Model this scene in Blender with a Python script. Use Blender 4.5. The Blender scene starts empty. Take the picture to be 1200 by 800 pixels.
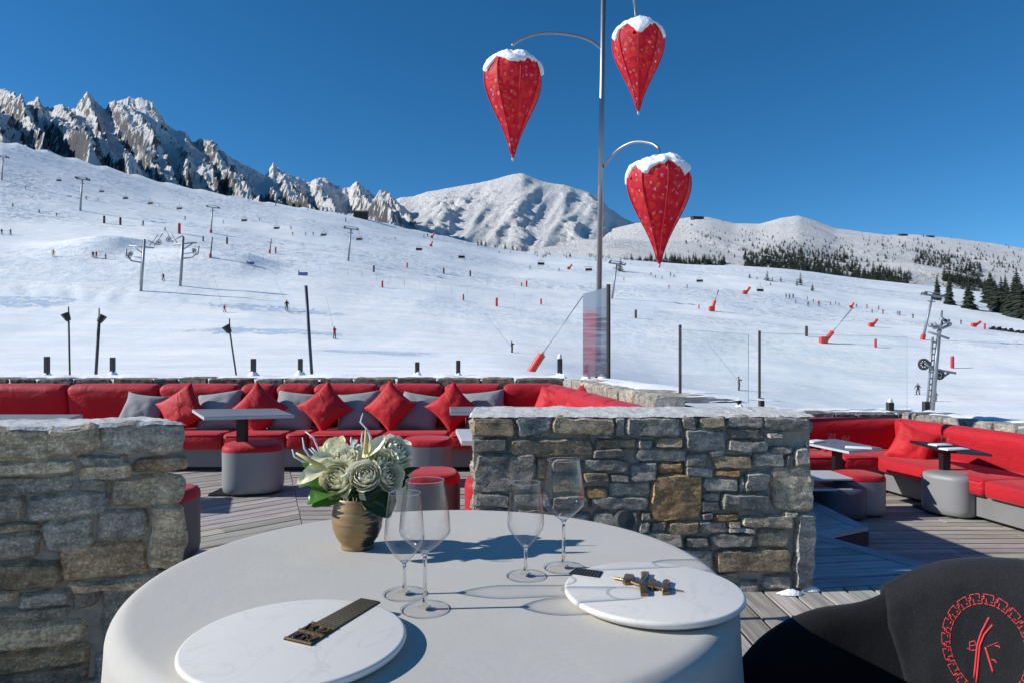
import bpy, bmesh, math, random
from mathutils import Vector, Matrix, Euler, noise
random.seed(7)
rad = math.radians
scene = bpy.context.scene
COL = scene.collection
F, CX, HY, CZ = 800.0, 600.0, 415.0, 1.192      # 24 mm lens: focal length in photo pixels, principal point, eye height

def at(x, y, Y):
    return Vector(((x - CX) / F * Y, Y, CZ - (y - HY) / F * Y))
def onz(x, y, z):
    return at(x, y, F * (CZ - z) / (y - HY))
def lerp(a, b, t): return a + (b - a) * t
def clamp(x, a=0., b=1.): return max(a, min(b, x))
def sstep(a, b, x):
    t = clamp((x - a) / (b - a)); return t * t * (3 - 2 * t)
def interp(keys, x):
    if x <= keys[0][0]: return keys[0][1]
    for (x0, y0), (x1, y1) in zip(keys, keys[1:]):
        if x <= x1: return lerp(y0, y1, (x - x0) / (x1 - x0))
    return keys[-1][1]
def sinterp(keys, x):
    """monotone-ish cubic interpolation"""
    n = len(keys)
    if x <= keys[0][0]: return keys[0][1]
    if x >= keys[-1][0]: return keys[-1][1]
    for i in range(n - 1):
        if x <= keys[i + 1][0]:
            x0, y0 = keys[i]; x1, y1 = keys[i + 1]; h = x1 - x0; t = (x - x0) / h
            d = (y1 - y0) / h
            m0 = d if i == 0 else (y1 - keys[i - 1][1]) / (x1 - keys[i - 1][0])
            m1 = d if i == n - 2 else (keys[i + 2][1] - y0) / (keys[i + 2][0] - x0)
            t2, t3 = t * t, t * t * t
            return (2*t3-3*t2+1)*y0 + (t3-2*t2+t)*h*m0 + (-2*t3+3*t2)*y1 + (t3-t2)*h*m1

# ------------------------------------------------------------------ mesh builder
class MB:
    def __init__(s):
        s.v = []; s.f = []; s.mi = []; s.c = []; s.uv = {}
    def add(s, verts, faces, mi=0, col=(1, 1, 1), uvs=None):
        o = len(s.v); s.v += [tuple(p) for p in verts]
        for k, f in enumerate(faces):
            s.f.append(tuple(i + o for i in f)); s.mi.append(mi); s.c.append(col)
            if uvs is not None: s.uv[len(s.f) - 1] = uvs[k]
        return s
    def box(s, c, size, rot=None, mi=0, col=(1, 1, 1)):
        hx, hy, hz = size[0] / 2, size[1] / 2, size[2] / 2
        m = (rot if isinstance(rot, Matrix) else Euler(rot).to_matrix()) if rot is not None else None
        vs = []
        for x in (-hx, hx):
            for y in (-hy, hy):
                for z in (-hz, hz):
                    p = Vector((x, y, z))
                    if m is not None: p = m @ p
                    vs.append(p + Vector(c))
        return s.add(vs, [(0,1,3,2),(4,6,7,5),(0,4,5,1),(2,3,7,6),(0,2,6,4),(1,5,7,3)], mi, col)
    def rbox(s, c, size, r=.03, rot=None, mi=0, col=(1, 1, 1), puff=0., seg=3):
        bm = bmesh.new(); bmesh.ops.create_cube(bm, size=1)
        for v in bm.verts: v.co = Vector((v.co.x * size[0], v.co.y * size[1], v.co.z * size[2]))
        bmesh.ops.bevel(bm, geom=bm.edges[:], offset=r, segments=seg, profile=.5, affect='EDGES')
        if puff:
            bmesh.ops.subdivide_edges(bm, edges=[e for e in bm.edges if e.calc_length() > min(size) * .6], cuts=4, use_grid_fill=True)
            for v in bm.verts:
                q = [v.co[i] / (size[i] / 2) for i in range(3)]
                for i in range(3):
                    j, k = (i + 1) % 3, (i + 2) % 3
                    if abs(q[i]) > .97: v.co[i] += math.copysign(puff * (1 - q[j]**2) * (1 - q[k]**2), q[i])
        m = (rot if isinstance(rot, Matrix) else Euler(rot).to_matrix()) if rot is not None else Matrix.Identity(3)
        bm.verts.index_update()
        s.add([m @ v.co + Vector(c) for v in bm.verts], [[v.index for v in f.verts] for f in bm.faces], mi, col)
        bm.free(); return s
    def tube(s, pts, r, n=8, mi=0, col=(1, 1, 1), cap=True, closed=False):
        pts = [Vector(p) for p in pts]; k = len(pts)
        rs = r if isinstance(r, (list, tuple)) else [r] * k
        t0 = (pts[1] - pts[0]).normalized()
        up = Vector((0, 0, 1)) if abs(t0.z) < .9 else Vector((1, 0, 0))
        u = t0.cross(up).normalized(); vs = []
        for i in range(k):
            if closed: t = (pts[(i + 1) % k] - pts[i - 1]).normalized()
            else: t = (pts[min(i + 1, k - 1)] - pts[max(i - 1, 0)]).normalized()
            u = (u - t * u.dot(t)).normalized(); w = t.cross(u)
            for j in range(n):
                a = 2 * math.pi * j / n
                vs.append(pts[i] + (u * math.cos(a) + w * math.sin(a)) * rs[i])
        fs = []
        for i in range(k if closed else k - 1):
            i2 = (i + 1) % k
            for j in range(n):
                fs.append((i*n+j, i*n+(j+1) % n, i2*n+(j+1) % n, i2*n+j))
        if cap and not closed:
            fs.append(tuple(reversed(range(n)))); fs.append(tuple((k-1)*n+j for j in range(n)))
        return s.add(vs, fs, mi, col)
    def lathe(s, prof, n=32, c=(0, 0, 0), mi=0, col=(1, 1, 1), close_top=False, close_bot=False, fr=None):
        vs = []; k = len(prof)
        for i, (r, z) in enumerate(prof):
            for j in range(n):
                a = 2 * math.pi * j / n
                q = fr(a, i, r) if fr else r
                vs.append((c[0] + q * math.cos(a), c[1] + q * math.sin(a), c[2] + z))
        fs = [(i*n+j, i*n+(j+1) % n, (i+1)*n+(j+1) % n, (i+1)*n+j) for i in range(k - 1) for j in range(n)]
        if close_bot: fs.append(tuple(reversed(range(n))))
        if close_top: fs.append(tuple((k-1)*n+j for j in range(n)))
        return s.add(vs, fs, mi, col)
    def grid(s, fn, nu, nv, mi=0, col=(1, 1, 1), flip=False, uv=False):
        vs = [fn(i / nu, j / nv) for j in range(nv + 1) for i in range(nu + 1)]
        fs = []; uvs = []
        for j in range(nv):
            for i in range(nu):
                a = j * (nu + 1) + i
                f = (a, a + 1, a + nu + 2, a + nu + 1)
                fs.append(f[::-1] if flip else f)
        return s.add(vs, fs, mi, col)
    def ball(s, c, r, n=10, m=6, mi=0, col=(1, 1, 1), rot=None):
        r = r if isinstance(r, (tuple, list)) else (r, r, r)
        M_ = Euler(rot).to_matrix() if rot else Matrix.Identity(3)
        vs = [Vector(c) + M_ @ Vector((0, 0, r[2]))]
        for i in range(1, m):
            t = math.pi * i / m
            for j in range(n):
                a = 2 * math.pi * j / n
                vs.append(Vector(c) + M_ @ Vector((r[0]*math.sin(t)*math.cos(a), r[1]*math.sin(t)*math.sin(a), r[2]*math.cos(t))))
        vs.append(Vector(c) - M_ @ Vector((0, 0, r[2])))
        fs = [(0, 1 + j, 1 + (j + 1) % n) for j in range(n)]
        for i in range(m - 2):
            for j in range(n):
                a = 1 + i * n
                fs.append((a + j, a + n + j, a + n + (j + 1) % n, a + (j + 1) % n))
        e = len(vs) - 1; a = 1 + (m - 2) * n
        fs += [(a + j, e, a + (j + 1) % n) for j in range(n)]
        return s.add(vs, fs, mi, col)
    def prism(s, poly, z0, z1, mi=0, col=(1, 1, 1)):
        n = len(poly)
        vs = [(p[0], p[1], z0) for p in poly] + [(p[0], p[1], z1) for p in poly]
        fs = [tuple(reversed(range(n))), tuple(range(n, 2 * n))] + [(i, (i+1) % n, n+(i+1) % n, n+i) for i in range(n)]
        return s.add(vs, fs, mi, col)
    def mesh(s, name, mats, smooth=False):
        me = bpy.data.meshes.new(name); me.from_pydata(s.v, [], s.f); me.update()
        for m in (mats if isinstance(mats, (list, tuple)) else [mats]): me.materials.append(m)
        me.polygons.foreach_set('material_index', s.mi)
        if any(c != (1, 1, 1) for c in s.c):
            ca = me.attributes.new('Col', 'FLOAT_COLOR', 'FACE')
            ca.data.foreach_set('color', [q for c in s.c for q in (c[0], c[1], c[2], 1.)])
        if s.uv:
            uvl = me.uv_layers.new(name='UVMap')
            for fi, us in s.uv.items():
                for li, u in zip(me.polygons[fi].loop_indices, us): uvl.data[li].uv = u
        if smooth is not False:
            me.polygons.foreach_set('use_smooth', [True] * len(me.polygons))
            if smooth is not True:
                me.set_sharp_from_angle(angle=rad(smooth))
        return me
    def build(s, name, mats, parent=None, smooth=False, loc=None, normals=True):
        me = s.mesh(name, mats, smooth)
        if normals:
            bm = bmesh.new(); bm.from_mesh(me); bmesh.ops.recalc_face_normals(bm, faces=bm.faces[:]); bm.to_mesh(me); bm.free()
        return link(name, me, parent, loc)

def link(name, data, parent=None, loc=None):
    o = bpy.data.objects.new(name, data); COL.objects.link(o)
    if parent is not None: o.parent = parent
    if loc is not None: o.location = loc
    return o
def tag(o, label=None, cat=None, group=None, kind=None):
    if label: o['label'] = label
    if cat: o['category'] = cat
    if group: o['group'] = group
    if kind: o['kind'] = kind
    return o
def thing(name, label, cat, loc=(0, 0, 0), rz=0, group=None):
    o = link(name, None, None, loc); o.rotation_euler = (0, 0, rz)
    o.empty_display_size = .1
    return tag(o, label, cat, group)
def copy_tree(o, parent=None, **kw):
    c = o.copy(); COL.objects.link(c)
    if parent is not None: c.parent = parent
    for ch in list(o.children): copy_tree(ch, c)
    return c
ORD = 'first second third fourth fifth sixth seventh eighth ninth tenth eleventh twelfth thirteenth fourteenth fifteenth sixteenth seventeenth eighteenth nineteenth twentieth'.split()

# ------------------------------------------------------------------ materials
def shade(name):
    m = bpy.data.materials.new(name); m.use_nodes = True
    nt = m.node_tree; bs = nt.nodes['Principled BSDF']
    return m, nt, bs
def N(nt, typ, **kw):
    n = nt.nodes.new(typ)
    for k, v in kw.items():
        if k in ('op',): n.operation = v
        elif k == 'blend': n.blend_type = v
        elif k == 'dt': n.data_type = v
        else: n.inputs[k.replace('_', ' ') if isinstance(k, str) else k].default_value = v
    return n
def L(nt, a, b): nt.links.new(a, b)
def coords(nt, kind='Object', scale=(1, 1, 1), rot=(0, 0, 0)):
    tc = nt.nodes.new('ShaderNodeTexCoord'); mp = nt.nodes.new('ShaderNodeMapping')
    mp.inputs['Scale'].default_value = scale; mp.inputs['Rotation'].default_value = rot
    if kind == 'World':
        g = nt.nodes.new('ShaderNodeNewGeometry'); L(nt, g.outputs['Position'], mp.inputs[0])
    else: L(nt, tc.outputs[kind], mp.inputs[0])
    return mp.outputs[0]
def noise_tex(nt, vec, scale, detail=4, rough=.55, dist=0):
    n = nt.nodes.new('ShaderNodeTexNoise'); n.inputs['Scale'].default_value = scale
    n.inputs['Detail'].default_value = detail; n.inputs['Roughness'].default_value = rough
    n.inputs['Distortion'].default_value = dist
    L(nt, vec, n.inputs['Vector']); return n.outputs['Fac']
def ramp(nt, fac, stops):
    r = nt.nodes.new('ShaderNodeValToRGB'); e = r.color_ramp.elements
    while len(e) < len(stops): e.new(.5)
    for i, (p, c) in enumerate(stops):
        e[i].position = p; e[i].color = (c, c, c, 1) if isinstance(c, (int, float)) else (*c, 1)
    L(nt, fac, r.inputs[0]); return r.outputs[0]
def mix(nt, fac, a, b, blend='MIX'):
    m = nt.nodes.new('ShaderNodeMix'); m.data_type = 'RGBA'; m.blend_type = blend
    for sock, val in ((m.inputs[0], fac), (m.inputs[6], a), (m.inputs[7], b)):
        if isinstance(val, (int, float)): sock.default_value = val
        elif isinstance(val, (tuple, list)): sock.default_value = (*val, 1)
        else: L(nt, val, sock)
    return m.outputs[2]
def math_(nt, op, a, b=None):
    m = nt.nodes.new('ShaderNodeMath'); m.operation = op
    for i, val in enumerate((a, b)):
        if val is None: continue
        if isinstance(val, (int, float)): m.inputs[i].default_value = val
        else: L(nt, val, m.inputs[i])
    return m.outputs[0]
def bump(nt, h, strength=.3, dist=.01, normal=None):
    b = nt.nodes.new('ShaderNodeBump'); b.inputs['Strength'].default_value = strength; b.inputs['Distance'].default_value = dist
    L(nt, h, b.inputs['Height'])
    if normal is not None: L(nt, normal, b.inputs['Normal'])
    return b.outputs[0]
def attr(nt, name='Col'):
    a = nt.nodes.new('ShaderNodeAttribute'); a.attribute_name = name; return a.outputs['Color']
def plain(name, col, rough=.5, metal=0., var=.12, nscale=8, bscale=60, bstr=.15, bdist=.002, use_attr=False, spec=.5, coord='Object', sheen=0., detail=4):
    m, nt, bs = shade(name); v = coords(nt, coord)
    f = noise_tex(nt, v, nscale, detail)
    lo = tuple(c * (1 - var) for c in col); hi = tuple(min(1, c * (1 + var)) for c in col)
    c = mix(nt, f, lo, hi)
    if use_attr: c = mix(nt, 1., c, attr(nt), 'MULTIPLY')
    L(nt, c, bs.inputs['Base Color'])
    bs.inputs['Roughness'].default_value = rough; bs.inputs['Metallic'].default_value = metal
    bs.inputs['Specular IOR Level'].default_value = spec
    if sheen:
        bs.inputs['Sheen Weight'].default_value = sheen
    if bstr: L(nt, bump(nt, noise_tex(nt, v, bscale, 3), bstr, bdist), bs.inputs['Normal'])
    return m
# ------------------------------------------------------------------ light, sky, camera
SUN_EL, SUN_AZ = 30.0, -94.0
world = bpy.data.worlds.new("World"); scene.world = world; world.use_nodes = True
wt = world.node_tree; bg = wt.nodes['Background']
sky = wt.nodes.new('ShaderNodeTexSky'); sky.sky_type = 'NISHITA'; sky.sun_disc = False
sky.sun_elevation = rad(SUN_EL); sky.sun_rotation = rad(SUN_AZ); sky.altitude = 2600
sky.air_density = 1.0; sky.dust_density = 0.15; sky.ozone_density = 5.5
hs = wt.nodes.new('ShaderNodeHueSaturation'); hs.inputs['Saturation'].default_value = 1.20; hs.inputs['Hue'].default_value = .494
L(wt, sky.outputs[0], hs.inputs['Color']); L(wt, hs.outputs[0], bg.inputs[0]); bg.inputs[1].default_value = 0.122
sd = bpy.data.lights.new('sun', 'SUN'); sd.energy = 5.0; sd.angle = rad(.53); sd.color = (1, .975, .93)
so = link('sun', sd)
az = rad(SUN_AZ); el = rad(SUN_EL)
svec = Vector((math.sin(az) * math.cos(el), math.cos(az) * math.cos(el), math.sin(el)))
so.rotation_euler = svec.to_track_quat('Z', 'Y').to_euler(); so.location = svec * 50
cd = bpy.data.cameras.new('camera'); cam = link('camera', cd, None, (0, 0, CZ))
cam.rotation_euler = (rad(90), 0, 0); cd.lens = 24; cd.sensor_width = 36; cd.shift_y = 15 / 1200
cd.clip_start = .05; cd.clip_end = 20000
scene.camera = cam
scene.view_settings.view_transform = 'Standard'; scene.view_settings.look = 'None'; scene.view_settings.exposure = 0
try: scene.cycles.max_bounces = 10; scene.cycles.transparent_max_bounces = 24; scene.cycles.caustics_reflective = False; scene.cycles.caustics_refractive = False
except Exception: pass

# ------------------------------------------------------------------ terrain
YK = [8.2, 12, 20, 35, 60, 80, 100, 120, 150, 180, 260, 320, 400, 470]
SLOPE = {
 -900: [449, 441, 430, 420, 408, 395, 378, 350, 305, 262, 205, 165, 110, 60],
 -300: [448, 440, 431, 422, 412, 402, 386, 360, 322, 285, 240, 206, 160, 120],
 0:    [447, 440, 431, 424, 416, 408, 395, 372, 338, 305, 270, 243, 200, 163],
 100:  [447, 440, 431, 424, 417, 409, 397, 375, 340, 309, 274, 251, 216, 188],
 200:  [447, 440, 431, 424, 417, 410, 398, 378, 343, 313, 277, 258, 235, 214],
 300:  [447, 440, 431, 424, 417, 411, 400, 380, 350, 322, 289, 268, 249, 234],
 400:  [447, 440, 431, 424, 418, 412, 402, 385, 357, 330, 299, 280, 263, 250],
 500:  [447, 440, 431, 425, 419, 414, 405, 391, 364, 340, 312, 296, 282, 272],
 600:  [447, 440, 432, 426, 421, 417, 411, 398, 373, 352, 326, 313, 301, 293],
 700:  [456, 450, 445, 442, 440, 434, 424, 408, 382, 361, 333, 319, 308, 301],
 800:  [476, 474, 471, 468, 466, 458, 442, 422, 392, 371, 341, 327, 316, 309],
 900:  [496, 490, 487, 485, 481, 468, 452, 432, 402, 380, 350, 334, 322, 313],
 1000: [500, 489, 489, 492, 490, 478, 464, 440, 409, 388, 363, 348, 335, 325],
 1100: [508, 497, 492, 493, 491, 480, 466, 444, 414, 394, 370, 356, 344, 336],
 1200: [516, 505, 496, 494, 492, 482, 467, 447, 417, 399, 380, 366, 355, 347],
 1500: [560, 530, 505, 500, 496, 485, 470, 450, 425, 408, 390, 378, 368, 360],
 2200: [640, 560, 520, 506, 500, 488, 474, 458, 435, 420, 400, 388, 378, 370]}
_sk = sorted(SLOPE)
def ridge_k(px): return math.log(interp([(-900, 300), (0, 310), (350, 385), (650, 470)], px) / 120) / math.log(470 / 120)
def slope_y(px, Y):
    if Y > 120: Y = 120 * (Y / 120) ** (1 / ridge_k(px))
    ks = [(k, sinterp([(math.log(a), b) for a, b in zip(YK, SLOPE[k])], math.log(min(Y, 470)))) for k in _sk]
    return sinterp(ks, px)
def bumpf(x, y, cx, cy, rx, ry):
    d = ((x - cx) / rx) ** 2 + ((y - cy) / ry) ** 2
    return math.exp(-d)
def slope_pt(px, Y):
    y = slope_y(px, Y); p = at(px, y, Y)
    YR = 120 * (470 / 120) ** ridge_k(px)
    if Y > YR: p.z -= (Y - YR) * .55
    f = sstep(40, 130, Y) * (1 - .6 * sstep(.85, 1., Y / YR))
    X = p.x
    p.z += f * (noise.noise((X / 37, Y / 37, 3)) * 1.0 + noise.noise((X / 14, Y / 16, 9)) * .35 + noise.noise((X / 5.5, Y / 7, 1)) * .09)
    p.z += .05 * noise.noise((X / 2.2, Y / 2.2, 5)) * sstep(9, 14, Y)
    # jump mounds built up on the piste, and the ledge beside them
    a, b = -112, 186
    p.z += 3.4 * math.exp(-((X - a) / 15) ** 2 - ((Y - b) / 15) ** 2) * (1 if X < a + 4 else math.exp(-((X - a - 4) / 6) ** 2))
    p.z += 1.8 * math.exp(-((X + 83) / 15) ** 2 - ((Y - 180) / 11) ** 2)
    p.z += 2.2 * math.exp(-((X + 71) / 14) ** 2 - ((Y - 183) / 9) ** 2) * (1 if X < -71 else math.exp(-((X + 71) / 7) ** 2))
    p.z += 2.2 * math.exp(-((X + 25) / 12) ** 2 - ((Y - 62) / 5) ** 2) * .35
    # rutted dip in front of the terrace
    p.z -= .5 * math.exp(-((X + 15) / 12) ** 2 - ((Y - 72) / 6) ** 2) * (1 + .7 * noise.noise((X / 1.5, Y / 2, 2)))
    p.z -= .6 * math.exp(-((X + 85) / 26) ** 2 - ((Y - 138) / 5) ** 2) * (1 + .8 * noise.noise((X / 3, Y / 3, 2)))
    return p
def y_start(px):
    if px < 655: return 8.2
    if px < 950: return lerp(8.2, 9.1, (px - 655) / 295)
    if px < 1080: return 9.1
    return min(9.1, 5.55 * 800 / (px - 600))

def snow_mat(name, rock=0., rock_lo=.5, tint=(.99, .965, .93), scale=1., streaks=False, bs1=.45, bs2=.35):
    m, nt, bs = shade(name); v = coords(nt, 'World')
    big = noise_tex(nt, v, .02 * scale, 5)
    c = mix(nt, ramp(nt, big, [(.3, 0.), (.7, 1.)]), tuple(t * .95 for t in tint), tint)
    vs = coords(nt, 'World', (.05, .5, .5), (0, 0, .12))
    st = noise_tex(nt, vs, 1.4 * scale, 5, .65)
    h1 = noise_tex(nt, v, .6 * scale, 6, .65)
    if streaks:
        c = mix(nt, ramp(nt, st, [(.5, 0.), (.75, .55)]), c, (.70, .79, .90))
        h1 = math_(nt, 'ADD', h1, math_(nt, 'MULTIPLY', st, 1.2))
    nrm = bump(nt, h1, bs1, .35 / scale)
    n2 = noise_tex(nt, v, .09 * scale, 6, .6)
    nrm = bump(nt, n2, bs2, 2.2 / scale, nrm)
    if rock:
        g = nt.nodes.new('ShaderNodeNewGeometry'); sp = nt.nodes.new('ShaderNodeSeparateXYZ'); L(nt, g.outputs['Normal'], sp.inputs[0])
        rn = noise_tex(nt, v, .022 * scale, 10, .76)
        rn2 = noise_tex(nt, coords(nt, 'World', (1, 1, .35)), .15 * scale, 6, .72)
        s = math_(nt, 'ADD', math_(nt, 'SUBTRACT', rock_lo, sp.outputs[2]), math_(nt, 'MULTIPLY', math_(nt, 'SUBTRACT', rn, .5), 1.5))
        s = math_(nt, 'ADD', s, math_(nt, 'MULTIPLY', math_(nt, 'SUBTRACT', rn2, .5), .9))
        mask = ramp(nt, s, [(.0, 0.), (.09, 1.)])
        rc = mix(nt, rn2, (.058, .060, .066), (.215, .208, .205))
        c = mix(nt, mask, c, rc)
        rb = bump(nt, rn2, .9, 14 / scale, nrm)
        nrm = rb
    L(nt, c, bs.inputs['Base Color']); L(nt, nrm, bs.inputs['Normal'])
    bs.inputs['Roughness'].default_value = .75; bs.inputs['Specular IOR Level'].default_value = .15
    return m

def heightsheet(name, fn, us, vs_, mat, smooth=True):
    mb = MB(); nu, nv = len(us), len(vs_)
    verts = [fn(u, v) for v in vs_ for u in us]
    faces = [(j*nu+i, j*nu+i+1, (j+1)*nu+i+1, (j+1)*nu+i) for j in range(nv-1) for i in range(nu-1)]
    mb.add(verts, faces)
    return tag(mb.build(name, mat, None, smooth, normals=False), kind='structure')

us = list(range(-900, -60, 30)) + [x * 5 - 60 for x in range(272)] + list(range(1300, 2201, 30))
def slope_uv(px, t):
    y0 = y_start(px)
    return slope_pt(px, y0 * (640 / y0) ** t)
def piste_mat():
    m, nt, bs = shade('piste_snow'); v = coords(nt, 'World')
    g = nt.nodes.new('ShaderNodeNewGeometry'); sp = nt.nodes.new('ShaderNodeSeparateXYZ'); L(nt, g.outputs['Position'], sp.inputs[0])
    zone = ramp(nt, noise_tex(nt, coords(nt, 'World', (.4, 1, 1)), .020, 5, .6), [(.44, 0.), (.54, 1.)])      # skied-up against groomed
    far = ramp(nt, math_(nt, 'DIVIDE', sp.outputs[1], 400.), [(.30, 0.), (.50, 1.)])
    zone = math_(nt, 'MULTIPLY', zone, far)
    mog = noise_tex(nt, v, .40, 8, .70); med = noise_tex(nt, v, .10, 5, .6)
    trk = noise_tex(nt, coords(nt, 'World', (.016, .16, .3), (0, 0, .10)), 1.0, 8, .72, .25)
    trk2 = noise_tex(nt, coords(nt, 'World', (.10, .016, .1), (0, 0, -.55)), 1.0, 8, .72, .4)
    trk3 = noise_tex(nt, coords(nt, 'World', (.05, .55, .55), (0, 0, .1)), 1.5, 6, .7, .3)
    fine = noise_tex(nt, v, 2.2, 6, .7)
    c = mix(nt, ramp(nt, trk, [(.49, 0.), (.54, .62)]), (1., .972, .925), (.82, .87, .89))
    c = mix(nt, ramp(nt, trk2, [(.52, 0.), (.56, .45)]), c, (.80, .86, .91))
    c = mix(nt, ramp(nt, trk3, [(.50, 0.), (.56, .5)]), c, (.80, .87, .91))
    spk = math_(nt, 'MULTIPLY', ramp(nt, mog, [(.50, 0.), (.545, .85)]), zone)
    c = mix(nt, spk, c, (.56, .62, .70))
    # churned patches beside the tow track, rut shade painted in as blue
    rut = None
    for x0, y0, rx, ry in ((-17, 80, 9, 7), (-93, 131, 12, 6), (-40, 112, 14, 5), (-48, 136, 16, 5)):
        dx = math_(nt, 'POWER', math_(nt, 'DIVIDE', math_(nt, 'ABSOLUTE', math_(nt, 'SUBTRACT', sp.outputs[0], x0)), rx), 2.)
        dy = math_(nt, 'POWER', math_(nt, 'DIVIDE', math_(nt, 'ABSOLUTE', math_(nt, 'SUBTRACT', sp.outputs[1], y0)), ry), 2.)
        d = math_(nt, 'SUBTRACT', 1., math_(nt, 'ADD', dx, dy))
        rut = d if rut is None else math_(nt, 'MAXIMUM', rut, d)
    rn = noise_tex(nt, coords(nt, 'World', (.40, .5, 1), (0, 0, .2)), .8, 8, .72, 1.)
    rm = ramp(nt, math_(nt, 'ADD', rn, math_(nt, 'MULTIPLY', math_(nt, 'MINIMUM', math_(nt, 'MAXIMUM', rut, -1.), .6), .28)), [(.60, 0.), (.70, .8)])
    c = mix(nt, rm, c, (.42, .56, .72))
    L(nt, c, bs.inputs['Base Color']); bs.inputs['Roughness'].default_value = .7; bs.inputs['Specular IOR Level'].default_value = .2
    h = math_(nt, 'ADD', math_(nt, 'MULTIPLY', mog, math_(nt, 'MULTIPLY', zone, 2.2)), math_(nt, 'MULTIPLY', trk, 1.2)); h = math_(nt, 'ADD', h, math_(nt, 'MULTIPLY', fine, .10))
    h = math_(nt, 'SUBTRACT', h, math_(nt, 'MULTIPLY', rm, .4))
    b = bump(nt, med, .15, 1.4); L(nt, bump(nt, h, .5, .6, b), bs.inputs['Normal']); return m
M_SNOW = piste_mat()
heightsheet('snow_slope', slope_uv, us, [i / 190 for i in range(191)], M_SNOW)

# unseen snow behind the camera, added to bounce fill light onto the wall fronts
mbg = MB()
mbg.grid(lambda a, b: (lerp(-260, 260, a), lerp(-300, -2.4, b), -.5 - .02 * (1 - b) * 290 + .6 * noise.noise((a * 40, b * 30, 3))), 60, 40)
tag(mbg.build('snow_bounce_ground', M_SNOW, None, True, normals=False), kind='structure')
# far mountains: ridge line, foot line and depth of each, with spurs and gullies as relief
LEFT_R = [(-900, 30), (-500, 60), (-200, 95), (-50, 100), (0, 112), (12, 111), (25, 122), (40, 118), (44, 114), (50, 126), (60, 129), (70, 124), (78, 126), (88, 125), (95, 117), (103, 110), (112, 119), (122, 127), (135, 122), (150, 116), (163, 115), (178, 127), (188, 140), (195, 150), (205, 158), (218, 157), (226, 167), (245, 170), (260, 180), (275, 190), (300, 203), (311, 206), (320, 192), (330, 204), (350, 207), (365, 213), (380, 212), (400, 219), (415, 219), (430, 227), (450, 231), (462, 234), (480, 250), (520, 290), (560, 330)]
MID_R = [(330, 330), (400, 275), (430, 246), (440, 239), (452, 240), (470, 232), (485, 230), (500, 225), (520, 222), (545, 217), (560, 215), (570, 213), (585, 209), (600, 204.5), (612, 203), (622, 208), (635, 213), (650, 216), (660, 216), (672, 221), (690, 226), (703, 233), (715, 245), (722, 249), (735, 258), (760, 268), (800, 285), (860, 310), (920, 335)]
HILL_R = [(560, 330), (620, 300), (680, 278), (720, 268), (745, 262), (780, 258), (800, 256), (815, 254), (830, 255), (860, 262), (890, 262), (905, 258), (915, 255), (935, 252.5), (950, 257), (980, 268), (1010, 272), (1040, 275.5), (1070, 275), (1110, 278.5), (1150, 284), (1200, 291), (1400, 312), (1800, 330), (2200, 345)]
def rfrac(u, v, seed, oct=5, gain=.48, lac=2.1):
    a, t, n = 1., 0., 0.
    for k in range(oct):
        q = 1 - abs(noise.noise((u, v, seed + k * 3.7))) * 1.6
        t += a * q * abs(q); n += a; a *= gain; u *= lac; v *= lac
    return t / n
def left_pt(px, t):
    yr = interp(LEFT_R, px); yf = slope_y(px, 470) + 40
    tt = min(t, 1.0); Y = 620 * (1700 / 620) ** (tt ** .85)
    y = lerp(yf, yr, tt); p = at(px, y, Y)
    w = math.sin(math.pi * clamp(tt * .9 + .05)) ** .7
    u = px - 70 * (1 - tt)
    r = rfrac(u / 62, tt * 1.1 + px * .002, 4.2, 3, .42) - .45
    r2 = rfrac(p.x / 95, p.z / 90 + p.y / 200, 9.1, 6, .58) - .4
    sw = (u / 46 + .55 * noise.noise((u / 60, tt * 2.2, 5)) + .3) % 1.0; sw = sw / .22 if sw < .22 else (1 - sw) / .78
    r3 = noise.noise((px * .55, tt * 26, 3.3))
    p.z += (r * 66 + (sw - .5) * 44 + r2 * 30 + r3 * 1.) * w
    p.y += (r2 * 20) * w
    jg = 1 - 2 * abs(noise.noise((p.x / 21, p.z / 30, p.y / 60))); jg2 = 1 - 2 * abs(noise.noise((p.x / 9, p.z / 13, 4)))
    rk = sstep(-.15, .25, noise.noise((px / 26, tt * 3.4, 2.2)) + .35 * (tt - .45)); p.z += (jg * 9 + jg2 * 5) * w * rk
    if tt > .93: p.z += 3 * noise.noise((px * 1.1, 0, 5)) + 6 * noise.noise((px * .37, 0, 1)) * (1 if tt >= 1 else .6)
    if t > 1: p.z -= (t - 1) * 1500; p.y += (t - 1) * 1600
    return p
def mid_pt(px, t):
    yr = interp(MID_R, px); yf = max(yr + 5, slope_y(px, 470) + 22)
    tt = min(t, 1.0); Y = 760 * (2300 / 760) ** (tt ** .8)
    y = lerp(yf, yr, tt ** .92); p = at(px, y, Y)
    w = math.sin(math.pi * clamp(tt * .93 + .04)) ** .8
    u = px + 75 * (1 - tt)
    r = rfrac(u / 48, tt * .8 + px * .003, 8.7, 4, .45) - .45
    rk = sstep(.05, .45, noise.noise((px / 42 + 3.1, tt * 2.2, 6.2)) + .5 * (tt - .45) + .45 * sstep(655, 700, px) * sstep(.5, .8, tt))
    r1 = rfrac(u / 17, tt * .7 + px * .003, 3.3, 4, .5) - .45
    r2 = rfrac(p.x / 130, p.z / 120 + p.y / 300, 2.1, 5, .6) - .4
    p.z += (r * 30 * (.3 + .7 * tt) + r1 * 5 + r2 * 46 * rk) * w
    if t > 1: p.z -= (t - 1) * 1500; p.y += (t - 1) * 1600
    return p
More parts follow.
